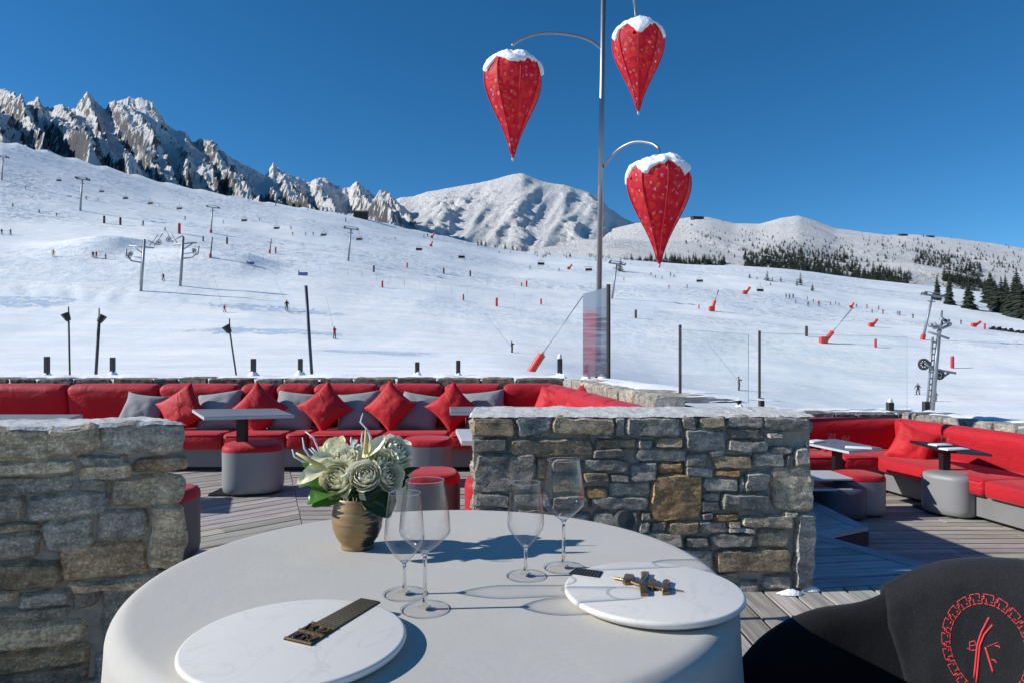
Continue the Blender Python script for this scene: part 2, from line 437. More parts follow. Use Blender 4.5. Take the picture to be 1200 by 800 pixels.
def hill_pt(px, t):
    yr = interp(HILL_R, px); yf = max(yr + 5, slope_y(px, 470) + 16)
    tt = min(t, 1.0); Y = 475 * (1700 / 475) ** tt
    y = lerp(yf, yr, tt ** .9); p = at(px, y, Y)
    w = math.sin(math.pi * clamp(tt * .95 + .02))
    p.z += w * (20 * noise.noise((p.x / 190, p.y / 260, 4)) + 7 * noise.noise((p.x / 70, p.y / 110, 7)) + 1.5 * noise.noise((p.x / 22, p.y / 34, 2)))
    if t > 1: p.z -= (t - 1) * 900; p.y += (t - 1) * 1500
    return p
tv = [i / 130 for i in range(131)] + [1.05, 1.15, 1.3]
heightsheet('rocky_mountain', left_pt, [x * 2 - 80 for x in range(320)], tv, snow_mat('mountain_rock', 1., .41, scale=.8, bs2=.1), False)
heightsheet('snow_peak_mountain', mid_pt, [330 + x * 2.5 for x in range(237)], tv, snow_mat('peak_snow', 1., .31, scale=.6, bs1=.25, bs2=.15))
heightsheet('forest_hill', hill_pt, [560 + x * 5 for x in range(329)], tv, snow_mat('hill_snow', 1., -.10, scale=.8, bs1=.05, bs2=.12))

SURF = {'slope': (slope_uv, 400), 'hill': (hill_pt, 260), 'mid': (mid_pt, 200), 'left': (left_pt, 200)}
def drop(px, y, surf='slope', tmin=0.):
    """ground point whose picture height is y on that piece of terrain (searching from its far end forwards)"""
    fn, n = SURF[surf]; t1 = {'slope': math.log(120 * (470 / 120) ** ridge_k(px) / y_start(px)) / math.log(640 / y_start(px))}.get(surf, 1.0)
    best = None
    for i in range(n + 1):
        t = t1 - (t1 - tmin) * i / n; p = fn(px, t); yy = HY - (p.z - CZ) / p.y * F
        if yy >= y:
            if best is not None:
                k = (y - best[1]) / max(1e-6, yy - best[1]); return best[0].lerp(p, clamp(k))
            return p
        best = (p, yy)
    return best[0]
# ------------------------------------------------------------------ materials of the terrace
def stone_mat():
    m, nt, bs = shade('rough_stone'); v = coords(nt); vl = coords(nt, 'Object', (1, 1, 2.2))
    n1 = noise_tex(nt, v, 7, 6, .6); n2 = noise_tex(nt, vl, 20, 8, .74); n3 = noise_tex(nt, v, 110, 4, .7)
    c = attr(nt)
    c = mix(nt, ramp(nt, n1, [(.32, 0.), (.68, 1.)]), mix(nt, 1., c, (.58, .58, .59), 'MULTIPLY'), mix(nt, 1., c, (1.25, 1.2, 1.12), 'MULTIPLY'))
    c = mix(nt, ramp(nt, noise_tex(nt, v, 4.2, 5, .7), [(.58, 0.), (.74, .5)]), c, mix(nt, 1., c, (1.15, .84, .52), 'MULTIPLY'))
    c = mix(nt, ramp(nt, n2, [(.42, 0.), (.60, .8)]), c, mix(nt, 1., c, (.42, .40, .38), 'MULTIPLY'))
    c = mix(nt, ramp(nt, n3, [(.53, 0.), (.64, .7)]), c, mix(nt, 1., c, (1.9, 1.9, 1.85), 'MULTIPLY'))
    c = mix(nt, ramp(nt, n3, [(.36, .65), (.47, 0.)]), c, mix(nt, 1., c, (.45, .44, .42), 'MULTIPLY'))
    L(nt, c, bs.inputs['Base Color']); bs.inputs['Roughness'].default_value = .85; bs.inputs['Specular IOR Level'].default_value = .25
    b = bump(nt, n1, .7, .02); b = bump(nt, n2, 1., .018, b); b = bump(nt, n3, .9, .007, b)
    L(nt, b, bs.inputs['Normal']); return m
M_STONE = stone_mat()
M_MORTAR = plain('mortar', (.34, .31, .26), .95, var=.45, nscale=30, bscale=90, bstr=.8, bdist=.006, spec=.1)
M_CAP = plain('frosted_cap_stone', (.60, .59, .56), .9, var=.3, nscale=14, bscale=70, bstr=.8, bdist=.006, use_attr=True, spec=.1)
def wood_mat(name, frost=0., tint=(1, 1, 1)):
    m, nt, bs = shade(name)
    uv = nt.nodes.new('ShaderNodeUVMap'); uv.uv_map = 'UVMap'
    mp = nt.nodes.new('ShaderNodeMapping'); mp.inputs['Scale'].default_value = (1.6, 38, 1); L(nt, uv.outputs[0], mp.inputs[0])
    g = noise_tex(nt, mp.outputs[0], 1.0, 6, .65, .6)
    mp2 = nt.nodes.new('ShaderNodeMapping'); mp2.inputs['Scale'].default_value = (5, 16, 1); L(nt, uv.outputs[0], mp2.inputs[0])
    g2 = noise_tex(nt, mp2.outputs[0], 1.0, 5, .6)
    c = mix(nt, ramp(nt, g, [(.3, 0.), (.7, 1.)]), tuple(.24 * t for t in tint), tuple(.60 * t for t in tint))
    c = mix(nt, 1., c, attr(nt), 'MULTIPLY')
    c = mix(nt, ramp(nt, g2, [(.5, 0.), (.75, .5)]), c, mix(nt, 1., c, (.62, .58, .55), 'MULTIPLY'))
    if frost:
        v = coords(nt); fn = noise_tex(nt, v, 3.5, 6, .65)
        c = mix(nt, ramp(nt, fn, [(.56 - .25 * frost, 0.), (.70, .42)]), c, (.58, .62, .68))
    L(nt, c, bs.inputs['Base Color']); bs.inputs['Roughness'].default_value = .7; bs.inputs['Specular IOR Level'].default_value = .3
    L(nt, bump(nt, g, .5, .004), bs.inputs['Normal']); return m
M_DECK = wood_mat('weathered_deck_boards', 0., (.98, .90, .80)); M_FROST = wood_mat('frosted_deck_boards', 1.)
def red_mat(name, col, worn=0.):
    m, nt, bs = shade(name); v = coords(nt)
    big = noise_tex(nt, v, 2.3, 4); w = noise_tex(nt, v, 420, 2)
    c = mix(nt, big, tuple(k * .68 for k in col), tuple(k * 1.15 for k in col))
    L(nt, c, bs.inputs['Base Color']); bs.inputs['Roughness'].default_value = .62; bs.inputs['Specular IOR Level'].default_value = .3
    bs.inputs['Sheen Weight'].default_value = .25; bs.inputs['Sheen Tint'].default_value = (1, .5, .5, 1)
    b = bump(nt, noise_tex(nt, coords(nt, 'Object', (1, 1, 2.2)), 4.5, 5, .55, .6), .55, .035); L(nt, bump(nt, w, .2, .001, b), bs.inputs['Normal']); return m
M_RED = red_mat('red_outdoor_fabric', (.52, .009, .020)); M_PILRED = red_mat('red_cushion_cloth', (.60, .014, .022))
M_GREY = plain('grey_vinyl', (.27, .27, .27), .5, var=.12, nscale=3, bscale=200, bstr=.12)
M_DKGREY = plain('charcoal_vinyl', (.10, .105, .115), .5, var=.12, nscale=3, bscale=200, bstr=.12)
M_NAVY = plain('slate_blue_vinyl', (.085, .095, .125), .5, var=.12, nscale=3, bscale=200, bstr=.12)
M_PILGREY = plain('grey_cushion_cloth', (.29, .29, .29), .85, var=.15, nscale=6, bscale=400, bstr=.25, sheen=.2)
M_PLINTH = plain('bench_plinth_paint', (.20, .20, .20), .6, var=.15, nscale=4)
M_BLACK = plain('black_metal', (.018, .018, .02), .45, .3, var=.2, nscale=20, bstr=.05)
M_TABLETOP = plain('grey_laminate', (.17, .175, .19), .35, var=.15, nscale=5, bstr=.05)
M_EDGE = plain('pale_laminate', (.55, .56, .58), .4, var=.08, nscale=9, bstr=.05)
M_STEEL = plain('brushed_steel', (.33, .34, .35), .38, .9, var=.15, nscale=30, bstr=.05)
M_GALV = plain('galvanised_steel', (.30, .31, .33), .5, .6, var=.25, nscale=2, bstr=.1)
M_POST = plain('dark_stained_post', (.05, .045, .045), .7, var=.4, nscale=9, bscale=40, bstr=.4)
M_SNOWCAP = plain('settled_snow', (.95, .955, .965), .8, var=.03, nscale=9, bscale=22, bstr=.5, bdist=.02, spec=.1)
M_WHITE = plain('white_linen', (.78, .78, .78), .8, var=.04, nscale=12, bscale=500, bstr=.2)

# ------------------------------------------------------------------ stone walls
G, LT, B, O, T, D, OL = (.47, .45, .41), (.64, .60, .53), (.48, .385, .27), (.50, .335, .18), (.68, .58, .44), (.34, .32, .29), (.48, .425, .31)
def stone(mb, u0, u1, v0, v1, frame, col, depth=.09, proud=None, rnd=None):
    """one rubble stone on a wall plane; frame(u, v, d) -> world point, d outward"""
    w, h = u1 - u0 + .006, v1 - v0 + .006; uc, vc = (u0 + u1) / 2, (v0 + v1) / 2
    nu, nv = max(6, min(26, int(w / .015))), max(6, min(20, int(h / .015)))
    pr = random.uniform(.008, .022) if proud is None else proud
    sd_ = random.uniform(0, 100); tiltu, tiltv = random.uniform(-.007, .007), random.uniform(-.006, .006)
    rr = min(.009, w * .12, h * .14); sk = random.uniform(-.06, .06); sk2 = random.uniform(-.05, .05)
    g_ = random.uniform(.96, 1.32); wm_ = random.uniform(-.03, .03); col = (col[0] * g_ * (1 + wm_), col[1] * g_, col[2] * g_ * (1 - wm_))
    def fn(a, b):
        x, y = a * 2 - 1, b * 2 - 1
        # squircle outline, skewed, with a ragged edge
        ex = math.copysign(abs(x) ** .95, x); ey = math.copysign(abs(y) ** .95, y)
        cr = (abs(ex) * abs(ey)) ** 3 * .10
        px_ = ex * w / 2 * (1 - cr) + ey * sk * h; py_ = ey * h / 2 * (1 - cr) + ex * sk2 * h
        e = max(abs(x), abs(y))
        px_ += noise.noise((uc * 9 + px_ * 14, vc * 9 + py_ * 14, sd_)) * .016 * e + noise.noise((uc * 9 + px_ * 45, vc * 9 + py_ * 45, sd_)) * .006 * e
        py_ += noise.noise((uc * 9 + px_ * 14, vc * 9 + py_ * 14, sd_ + 7)) * .013 * e + noise.noise((uc * 9 + px_ * 45, vc * 9 + py_ * 45, sd_ + 7)) * .005 * e
        du, dv = (1 - abs(x)) * w / 2, (1 - abs(y)) * h / 2; q = min(du, dv)
        edge = 0 if q >= rr else (1 - math.sqrt(max(0, 1 - ((rr - q) / rr) ** 2)))
        d = pr - edge * (rr * .6 + pr) - (0.006 if q <= 0 else 0)
        n_ = noise.noise(((uc + px_) * 5, (vc + py_) * 9, sd_)) * .004 + noise.noise(((uc + px_) * 15, (vc + py_) * 30, sd_)) * .004 + noise.noise(((uc + px_) * 50, (vc + py_) * 90, sd_)) * .003
        d += n_ * min(1, q / rr + .3) + tiltu * x + tiltv * y
        return frame(uc + px_, vc + py_, d)
    mb.grid(fn, nu, nv, 0, col)
def courses(mb, frame, u0, u1, v0, v1, cols, hmin=.07, hmax=.16):
    v = v0
    while v < v1 - .03:
        h = min(random.uniform(hmin, hmax), v1 - v); u = u0
        if v1 - v - h < .05: h = v1 - v
        while u < u1 - .03:
            w = min(random.uniform(.13, .42), u1 - u)
            if u1 - u - w < .08: w = u1 - u
            if h > .12 and random.random() < .35 and w < .35:
                k = random.uniform(.4, .6) * h
                stone(mb, u, u + w - .014, v, v + k - .012, frame, random.choice(cols)); stone(mb, u, u + w - .014, v + k, v + h - .012, frame, random.choice(cols))
            else: stone(mb, u, u + w - .014, v, v + h - .012, frame, random.choice(cols))
            u += w
        v += h
def cap(mb, poly_fn, nu, nv, z, amp=.008, col=(1, 1, 1), mi=2):
    def fn(a, b):
        p = poly_fn(a, b); e = min(a, 1 - a, b, 1 - b)
        return (p[0], p[1], z + amp * noise.noise((p[0] * 9, p[1] * 9, 1)) + amp * .6 * noise.noise((p[0] * 31, p[1] * 31, 4)) - (.010 if e <= 0 else 0))
    mb.grid(fn, nu, nv, mi, col)
WM = [M_STONE, M_MORTAR, M_CAP, M_SNOWCAP]

# the wall right behind the table, its stones laid as in the photograph
S2 = '''40,138,178,205,B 185,135,305,203,G 308,138,512,200,B 515,138,552,203,G 556,136,735,205,G 738,136,790,182,D 794,136,885,174,OL 889,135,1012,174,G 1016,138,1160,186,G
40,209,158,256,D 163,209,445,270,B 448,210,588,246,B 428,185,510,209,G 593,212,644,238,G 646,208,746,238,B 752,178,890,251,LT 893,178,1018,210,D 894,214,1022,254,G 1022,190,1080,208,LT 1035,234,1110,258,G 1115,238,1168,298,LT
42,259,250,389,D 255,276,300,346,B 440,248,545,274,D 580,242,762,286,G 410,278,560,322,G 565,288,655,356,G 658,291,742,324,O 748,256,828,302,D 842,266,972,310,B 832,252,880,272,LT 976,258,1086,305,LT 1089,262,1115,302,G
748,306,842,336,LT 846,316,942,334,O 634,330,806,486,O 808,338,932,386,LT 935,338,946,386,G 948,320,1034,388,G 1042,302,1182,451,T 304,276,408,318,B 412,324,500,356,B 502,334,563,353,D 412,370,494,410,O 497,354,632,402,G 303,322,408,394,B
44,394,166,440,D 170,392,300,438,D 304,398,430,446,D 434,404,625,450,G 808,392,868,416,G 800,419,868,456,G 872,392,1036,454,G 806,460,848,482,D 850,460,932,482,O 940,466,1112,506,T
636,488,688,520,D 692,489,796,536,B 800,486,890,524,G 895,487,936,505,T 895,508,986,522,LT 1075,453,1130,468,LT 1116,460,1188,712,G 990,515,1096,573,T 830,526,978,573,G 850,576,1106,657,B 1004,664,1106,712,G 928,680,1000,724,G 846,660,924,678,D 748,540,826,572,D
600,454,634,484,D 520,454,596,486,D 440,454,516,500,G 598,488,632,520,G 40,446,180,520,D 184,444,320,500,B 324,450,436,510,G 40,524,210,600,G 214,504,330,580,B 334,516,500,570,D 504,504,594,560,G 598,524,744,572,G 40,604,240,720,D 244,586,420,660,G 424,576,560,650,B 564,576,700,640,D 704,576,846,650,G 244,664,420,720,B 424,654,620,720,G 624,646,846,720,D'''
CN = {'G': G, 'LT': LT, 'B': B, 'O': O, 'T': T, 'D': D, 'OL': OL}
WY = 3.45
mb = MB()
fr = lambda u, v, d: Vector((u, WY - d, v))
for tok in S2.split():
    x0, y0, x1, y1, c = tok.split(',')
    p0 = at(540 + float(x0) / 2.857, 440 + float(y1) / 2.857, WY); p1 = at(540 + float(x1) / 2.857, 440 + float(y0) / 2.857, WY)
    stone(mb, p0.x, p1.x, max(p0.z, -.02), p1.z, fr, CN[c])
XL, XR, WB, ZT = at(549, 0, WY).x, at(956, 0, WY).x, WY + .58, .882
mb.box(((XL + XR) / 2, (WY + .002 + WB) / 2, ZT / 2 - .205), (XR - XL - .05, WB - WY - .03, ZT + .39), mi=1)
courses(mb, lambda u, v, d: Vector((XL + .030 - d, u, v)), WY + .02, WB, .0, ZT - .01, [T, LT, G])
courses(mb, lambda u, v, d: Vector((XR - .030 + d, WB - u + WY, v)), WY + .02, WB, -.4, ZT - .01, [G, LT, G])
courses(mb, lambda u, v, d: Vector((u, WB - .015 + d, v)), XL, XR, .0, ZT - .01, [D, B, G, LT])
cap(mb, lambda a, b: (lerp(XL, XR, a), lerp(WY - .004, WB, b)), 160, 30, ZT + .004)
tag(mb.build('stone_wall', WM, None, 14, normals=False), 'low wall of mixed grey and rusty stones right behind the white table', 'stone wall')

# the wall at the left, set at an angle
S1 = '''-60,152,132,236,T 122,150,248,222,T 251,140,458,216,G -60,240,192,274,T 198,224,330,250,D 335,228,460,266,B 194,250,330,284,T -60,276,194,321,G 200,286,275,316,G 279,274,462,351,T
-60,325,68,391,G 72,318,275,383,G -60,396,104,418,OL -60,421,103,487,G 108,380,243,466,G 248,357,376,437,G 380,347,467,516,T -60,492,160,566,B 150,440,376,536,B 178,540,375,562,T -60,570,38,592,T 40,566,178,608,G 182,558,250,609,G -60,612,180,645,G
-60,648,217,712,T -60,716,228,762,B -60,766,226,830,D 254,520,470,700,G 240,704,470,830,G'''
A0 = Vector((-1.17, 2.448))
ang = rad(23); wd = Vector((math.cos(ang), math.sin(ang))); wn = Vector((math.sin(ang), -math.cos(ang)))
def wall_hit(x, y):
    k = (x - CX) / F       # ray (k, 1, m) with the vertical plane through A0 along wd
    Y = (A0.x * wd.y - A0.y * wd.x) / (k * wd.y - wd.x)
    p = at(x, y, Y); return (Vector((p.x, p.y)) - A0).dot(wd), p.z
mb = MB()
fr1 = lambda u, v, d: Vector((A0.x + wd.x * u + wn.x * d, A0.y + wd.y * u + wn.y * d, v))
for tok in S1.split():
    x0, y0, x1, y1, c = tok.split(',')
    xa, xb, ya, yb = float(x0) / 2.163, float(x1) / 2.163, 430 + float(y0) / 2.163, 430 + float(y1) / 2.163
    ua, va = wall_hit(xa, (ya + yb) / 2); ub, _ = wall_hit(xb, (ya + yb) / 2)
    _, v1 = wall_hit((xa + xb) / 2, ya); _, v0 = wall_hit((xa + xb) / 2, yb)
    if float(x1) > 450: ub = -.004
    stone(mb, ua, ub, max(v0, -.03), v1, fr1, tuple(k * g for k, g in zip(CN[c], (1.28, 1.22, 1.12))))
uL, _ = wall_hit(-60 / 2.163, 560)
courses(mb, fr1, uL - 1.6, uL + .0, 0, .936, [G, B, T, G, D])
courses(mb, fr1, uL, -.006, -.02, .10, [G, B, T, D])
ZL = .947
def pl(u, d): q = A0 + wd * u - wn * d; return (q.x, q.y)
mb.prism([pl(uL - 1.6, .010), pl(-.09, .010), pl(-.235, .31), pl(uL - 1.6, .31)], -.02, ZL - .02, 1)
courses(mb, lambda u, v, d: Vector((*pl(-.078 + d - .46 * u, u), v)),   .02, .32, 0, ZL - .01, [G, T, B])
courses(mb, lambda u, v, d: Vector((*pl(-u, .30 + d), v)), .27, 1.6 - uL, 0, ZL - .01, [G, T, B])
cap(mb, lambda a, b: pl(lerp(uL - 1.6, .004 - .16 * b, a), lerp(-.006, .33, b)), 160, 24, ZL + .004)
tag(mb.build('stone_wall', WM, None, 14, normals=False), 'warm grey stone wall end standing left of the round table', 'stone wall')

# the long walls around the terraces with their coping stones
def terrace_wall(name, p0, p1, thick, z0, z1, label, capcols, dark_after=None, sn=.5):
    """front face looks to the right-hand side of p0 -> p1 reversed: normal n points at the benches"""
    p0, p1 = Vector(p0), Vector(p1); d_ = (p1 - p0); ln = d_.length; d_.normalize(); n_ = Vector((d_.y, -d_.x))
    mb = MB(); q = lambda u, o: p0 + d_ * u - n_ * o
    mb.prism([q(0, .02), q(ln, .02), q(ln, thick), q(0, thick)], z0, z1 - .10, 1)
    u = 0; k = 0
    frm = lambda u_, v_, o: Vector((*(q(u_, -o)), v_))
    while u < ln - .05:
        w = min(random.uniform(.26, .55), ln - u)
        if ln - u - w < .1: w = ln - u
        c = random.choice(capcols)
        if dark_after is not None and u > dark_after: c = random.choice([(.16, .18, .21), (.20, .21, .23)])  # shade on the near wall top, put into the stone colour
        hz = random.uniform(-.010, .010)
        stone(mb, u, u + w - .012, z1 - .105, z1 + hz, frm, c, proud=.02)
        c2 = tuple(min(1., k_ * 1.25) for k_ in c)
        def top(a, b, u=u, w=w, hz=hz):
            e = 0 if min(a, 1 - a, b, 1 - b) <= 0 else 1
            pt = q(u + lerp(.004, w - .014, a), lerp(.0, thick, b))
            return (pt.x, pt.y, z1 + hz - .012 * (1 - e) + .006 * noise.noise((pt.x * 6, pt.y * 6, 3)))
        mb.grid(top, 6, 8, 0, c2)
        u += w
    courses(mb, frm, 0, ln, max(z0, z1 - .38), z1 - .11, [G, B, LT, T])
    o = mb.build(name, WM, None, 50, normals=False)
    # snow left lying along the back of the coping
    sm = MB()
    def sfn(a, b):
        pt = q(a * ln, lerp(thick * .42, thick + .25, b))
        hgt = max(0, .028 + .05 * noise.noise((a * ln * 1.3, 0, 7)) + .03 * noise.noise((a * ln * 5, b * 3, 2))) * math.sin(math.pi * min(1, b * 1.0 + .02)) ** .5
        return (pt.x, pt.y, z1 - .012 + hgt * sn * 2)
    sm.grid(sfn, int(ln * 14), 8)
    so_ = sm.build('coping_snow', M_SNOWCAP, o, True)
    return tag(o, label, 'stone wall')
WARM = [(.30, .26, .20), (.24, .23, .22), (.22, .19, .16), (.34, .29, .22)]
PALE = [(.52, .49, .42), (.46, .45, .42), (.56, .52, .44)]
terrace_wall('terrace_wall', (-9.5, 7.78), (.62, 7.78), .45, -.3, .92, 'long low stone wall with snowy coping behind the red bench and its pillows', WARM)
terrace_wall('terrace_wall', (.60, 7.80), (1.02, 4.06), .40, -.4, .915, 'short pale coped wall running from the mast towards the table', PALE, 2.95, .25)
terrace_wall('terrace_wall', (1.5, 8.72), (5.32, 8.72), .42, -.9, .45, 'low wall behind the red bench of the lower terrace', [(.22, .20, .19), (.26, .25, .24)])
terrace_wall('terrace_wall', (4.98, 8.75), (5.95, 2.2), .40, -.9, .45, 'pale low wall behind the side bench of the lower terrace', [(.42, .40, .36), (.36, .35, .32)])

# ------------------------------------------------------------------ decks and steps
def clip_line(poly, n, c):
    """interval of the line {p: p.n = c} inside a polygon, measured along the perpendicular of n"""
    t_ = Vector((-n.y, n.x)); hits = []
    for a, b in zip(poly, poly[1:] + poly[:1]):
        a, b = Vector(a), Vector(b); da, db = a.dot(n) - c, b.dot(n) - c
        if (da < 0) != (db < 0): hits.append((a + (b - a) * (da / (da - db))).dot(t_))
    return sorted(hits)
def deck(mb, poly, z, angle, width=.142, gap=.009, col=(1, 1, 1), thick=.03, lmin=1.6, lmax=3.4, off=0.):
    t_ = Vector((math.cos(angle), math.sin(angle))); n_ = Vector((math.sin(angle), -math.cos(angle)))
    cs = [Vector(p).dot(n_) for p in poly]; c = min(cs) + off * width
    while c < max(cs):
        h1, h2 = clip_line(poly, n_, c + gap), clip_line(poly, n_, c + width - gap)
        hm = clip_line(poly, n_, c + width / 2)
        for k in range(0, len(hm) - 1, 2):
            if len(h1) == len(hm): a1, b1 = h1[k], h1[k + 1]
            else: a1, b1 = hm[k], hm[k + 1]
            if len(h2) == len(hm): a2, b2 = h2[k], h2[k + 1]
            else: a2, b2 = hm[k], hm[k + 1]
            # lengths of board butted end to end
            L_ = (b1 + b2) / 2 - (a1 + a2) / 2; s0 = 0.
            while s0 < L_ - .02:
                l_ = random.uniform(lmin, lmax)
                s1 = L_ if s0 + l_ > L_ - .5 else s0 + l_
                f0, f1 = s0 / L_, s1 / L_; e = .004 / L_ if s1 < L_ else 0
                g_ = random.uniform(.72, 1.2); cc = tuple(q * g_ * random.uniform(.96, 1.04) for q in col)
                zz = z + random.uniform(-.0025, .0025); up = random.uniform(0, 60)
                P = []
                for aa, bb, off_, in ((a1, b1, gap), (a2, b2, width - gap)):
                    for f_ in (f0, f1 - e):
                        # t_ measured along perpendicular (-n.y, n.x) == t_
                        w_ = Vector((-n_.y, n_.x)); q = w_ * lerp(aa, bb, f_) + n_ * (c + off_)
                        P.append(q)
                v0, v1, v3, v2 = P
                top = [(*v0, zz), (*v1, zz), (*v2, zz), (*v3, zz)]; bot = [(p[0], p[1], zz - thick) for p in top]
                us_ = [(s0 + up, up), (s1 + up, up), (s1 + up, up + width), (s0 + up, up + width)]
                side = [(s0 + up, up), (s1 + up, up), (s1 + up, up + .02), (s0 + up, up + .02)]
                mb.add(top + bot, [(3, 2, 1, 0), (0, 1, 5, 4), (1, 2, 6, 5), (2, 3, 7, 6), (3, 0, 4, 7)], 0, cc, [us_[::-1], side, side, side, side])
                s0 = s1
        c += width
mb = MB()
deck(mb, [(-9, 3.295), (-.93, 3.295), (-1.05, 3.62), (-2.55, 7.74), (-9, 7.74)], 0, rad(45))
deck(mb, [(-1.045, 3.62), (-.925, 3.3), (1.0, 3.44), (.58, 7.74), (-2.54, 7.74)], 0, rad(2))
tag(mb.build('upper_deck', M_DECK), kind='structure')
mb = MB()
deck(mb, [(-9, -2.5), (3.3, -2.5), (3.0, 2.9), (2.45, 3.62), (1.5, 3.47), (-1.0, 3.29), (-9, 3.29)], 0, rad(91))
tag(mb.build('near_deck', M_DECK), kind='structure')
mb = MB()
deck(mb, [(1.3, .6), (10, .6), (10, 8.7), (1.3, 8.7)], -.40, rad(1), col=(1.0, .97, .94))
tag(mb.build('lower_deck', M_DECK), kind='structure')
# frosted steps between the two levels
e0, e1 = onz(968, 628, -.12), onz(1115, 668, -.12)
dd = (e1 - e0).normalized(); e2 = e1 + dd * .8; e00 = e0 - dd * .75
P1 = [(1.56, 3.50), (2.46, 3.645), (3.0, 2.93), (e2.x, e2.y), (e1.x, e1.y), (e0.x, e0.y), (e00.x, e00.y), (1.56, 5.1)]
def inset_strip(mb, a, b, w, z, col=(1.1, 1.1, 1.1)):
    a, b = Vector(a), Vector(b); d_ = (b - a).normalized(); n_ = Vector((d_.y, -d_.x))
    deck(mb, [tuple(a), tuple(b), tuple(b + n_ * w), tuple(a + n_ * w)], z, math.atan2(d_.y, d_.x), width=abs(w) + .001, gap=.003, col=col, lmin=5, lmax=6)
mb = MB()
deck(mb, [(p[0], p[1]) for p in P1], -.12, rad(9))
inset_strip(mb, (e00.x, e00.y), (e2.x, e2.y), .13, -.116)
inset_strip(mb, (2.47, 3.80), (1.54, 3.64), -.13, -.117)
st = thing('deck_step', 'frosted triangular upper step between the stone wall and the lower deck', 'step')
mb.build('tread', M_FROST, st)
mb = MB(); pr_ = [(e00.x, e00.y), (e2.x, e2.y)]
mb.prism([(p[0] * .999, p[1] * .999) for p in P1], -.4, -.152); mb.build('riser', M_POST, st)
f0, f1, f2 = onz(955, 587, -.25), onz(1018, 618, -.25), onz(968, 628, -.25)
f1d = (f1 - f0).normalized(); f2d = (f2 - f1).normalized()
P2 = [(f0.x, f0.y), (f1.x, f1.y), (f2.x + f2d.x * .5, f2.y + f2d.y * .5), (1.6, 5.3), (1.6, 6.7)]
mb = MB(); deck(mb, P2, -.25, rad(24))
st = thing('deck_step', 'lower frosted corner step with a dark riser beside the navy pouf', 'step')
inset_strip(mb, (f1.x, f1.y), (f2.x + f2d.x * .5, f2.y + f2d.y * .5), .12, -.246); inset_strip(mb, (f0.x, f0.y), (f1.x, f1.y), .12, -.244)
mb.build('tread', M_FROST, st)
mb = MB(); mb.prism(P2, -.4, -.282); mb.build('riser', M_POST, st)

# ------------------------------------------------------------------ benches
def bench(name, label, p0, p1, z, cuts, seat_cuts, depth=.84, hs=.395, hb=.865, back_r=.07):
    """p0 -> p1 along the wall; people face the right-hand side of that direction"""
    p0, p1 = Vector(p0), Vector(p1); d_ = (p1 - p0).normalized(); ang_ = math.atan2(d_.y, d_.x); ln = (p1 - p0).length
    t = thing(name, label, 'bench', (p0.x, p0.y, z), ang_)
    mb = MB(); mb.box((ln / 2, -depth / 2 + .02, (hs - .17) / 2 + .03), (ln, depth - .12, hs - .17 - .03)); mb.build('plinth', M_PLINTH, t)
    mb = MB(); mb.box((ln / 2, -depth / 2 + .04, .016), (ln - .05, depth - .22, .03)); mb.build('plinth_foot', M_BLACK, t)
    for a, b in zip(seat_cuts, seat_cuts[1:]):
        mb = MB(); w = b - a - .006
        mb.rbox((a + w / 2, -depth / 2 - .01, hs - .085), (w, depth - .03, .168), .045, puff=.006)
        sc_ = mb.build('seat_cushion', M_RED, t, 40)
        mb = MB(); yf = -depth - .005 + .012; mb.tube([(a + .03, yf, hs - .022), (a + w - .03, yf, hs - .022)], .006, 6); mb.build('piping', M_RED, sc_, True)
    for a, b in zip(cuts, cuts[1:]):
        mb = MB(); w = b - a - .006; h = hb - hs + .03
        mb.rbox((a + w / 2, -.11, hs + h / 2 - .03), (w, .19, h), back_r, rot=(rad(9), 0, 0), puff=.006)
        mb.build('back_cushion', M_RED, t, 40)
    return t
px2u = lambda px, Y, x0: (px - CX) / F * Y - x0
BX0 = -7.6
cuts = [0, .9, 1.75] + [px2u(p, 7.66, BX0) for p in (-20, 86, 192, 286, 327, 370, 446, 521, 589, 652)]
cuts = sorted(c for c in cuts if c >= 0)
scuts = [0, .95] + [px2u(p, 6.95, BX0) for p in (-40, 60, 180, 262, 335, 362, 447, 526, 600)] + [BX0 * -1 + .58]
bench('corner_bench', 'long red cushioned bench against the snowy wall with a row of pillows', (BX0, 7.74), (.58, 7.74), 0, cuts, sorted(scuts))
wl = (Vector((.60, 7.75)) - Vector((1.0, 4.08))).length
bench('side_bench', 'short red bench running towards the table from the far corner', (.585, 7.55), (.965, 4.1), 0, [0, .62, 1.25, 1.9, 2.6, 3.44], [.65, 1.4, 2.2, 3.44], depth=.78)
bench('corner_bench', 'red bench facing the lower deck with one red pillow at its corner', (1.6, 8.66), (4.86, 8.66), -.4, [0, 1.0, 2.02, 3.26], [0, 1.2, 2.2, 2.62], hs=.43, hb=.80)
bench('side_bench', 'sunlit red side bench with high back along the edge of the lower deck', (4.93, 8.6), (5.86, 2.3), -.4, [0, 2.9, 6.36], [.0, 2.1, 4.2, 6.36], hs=.42, hb=.80)

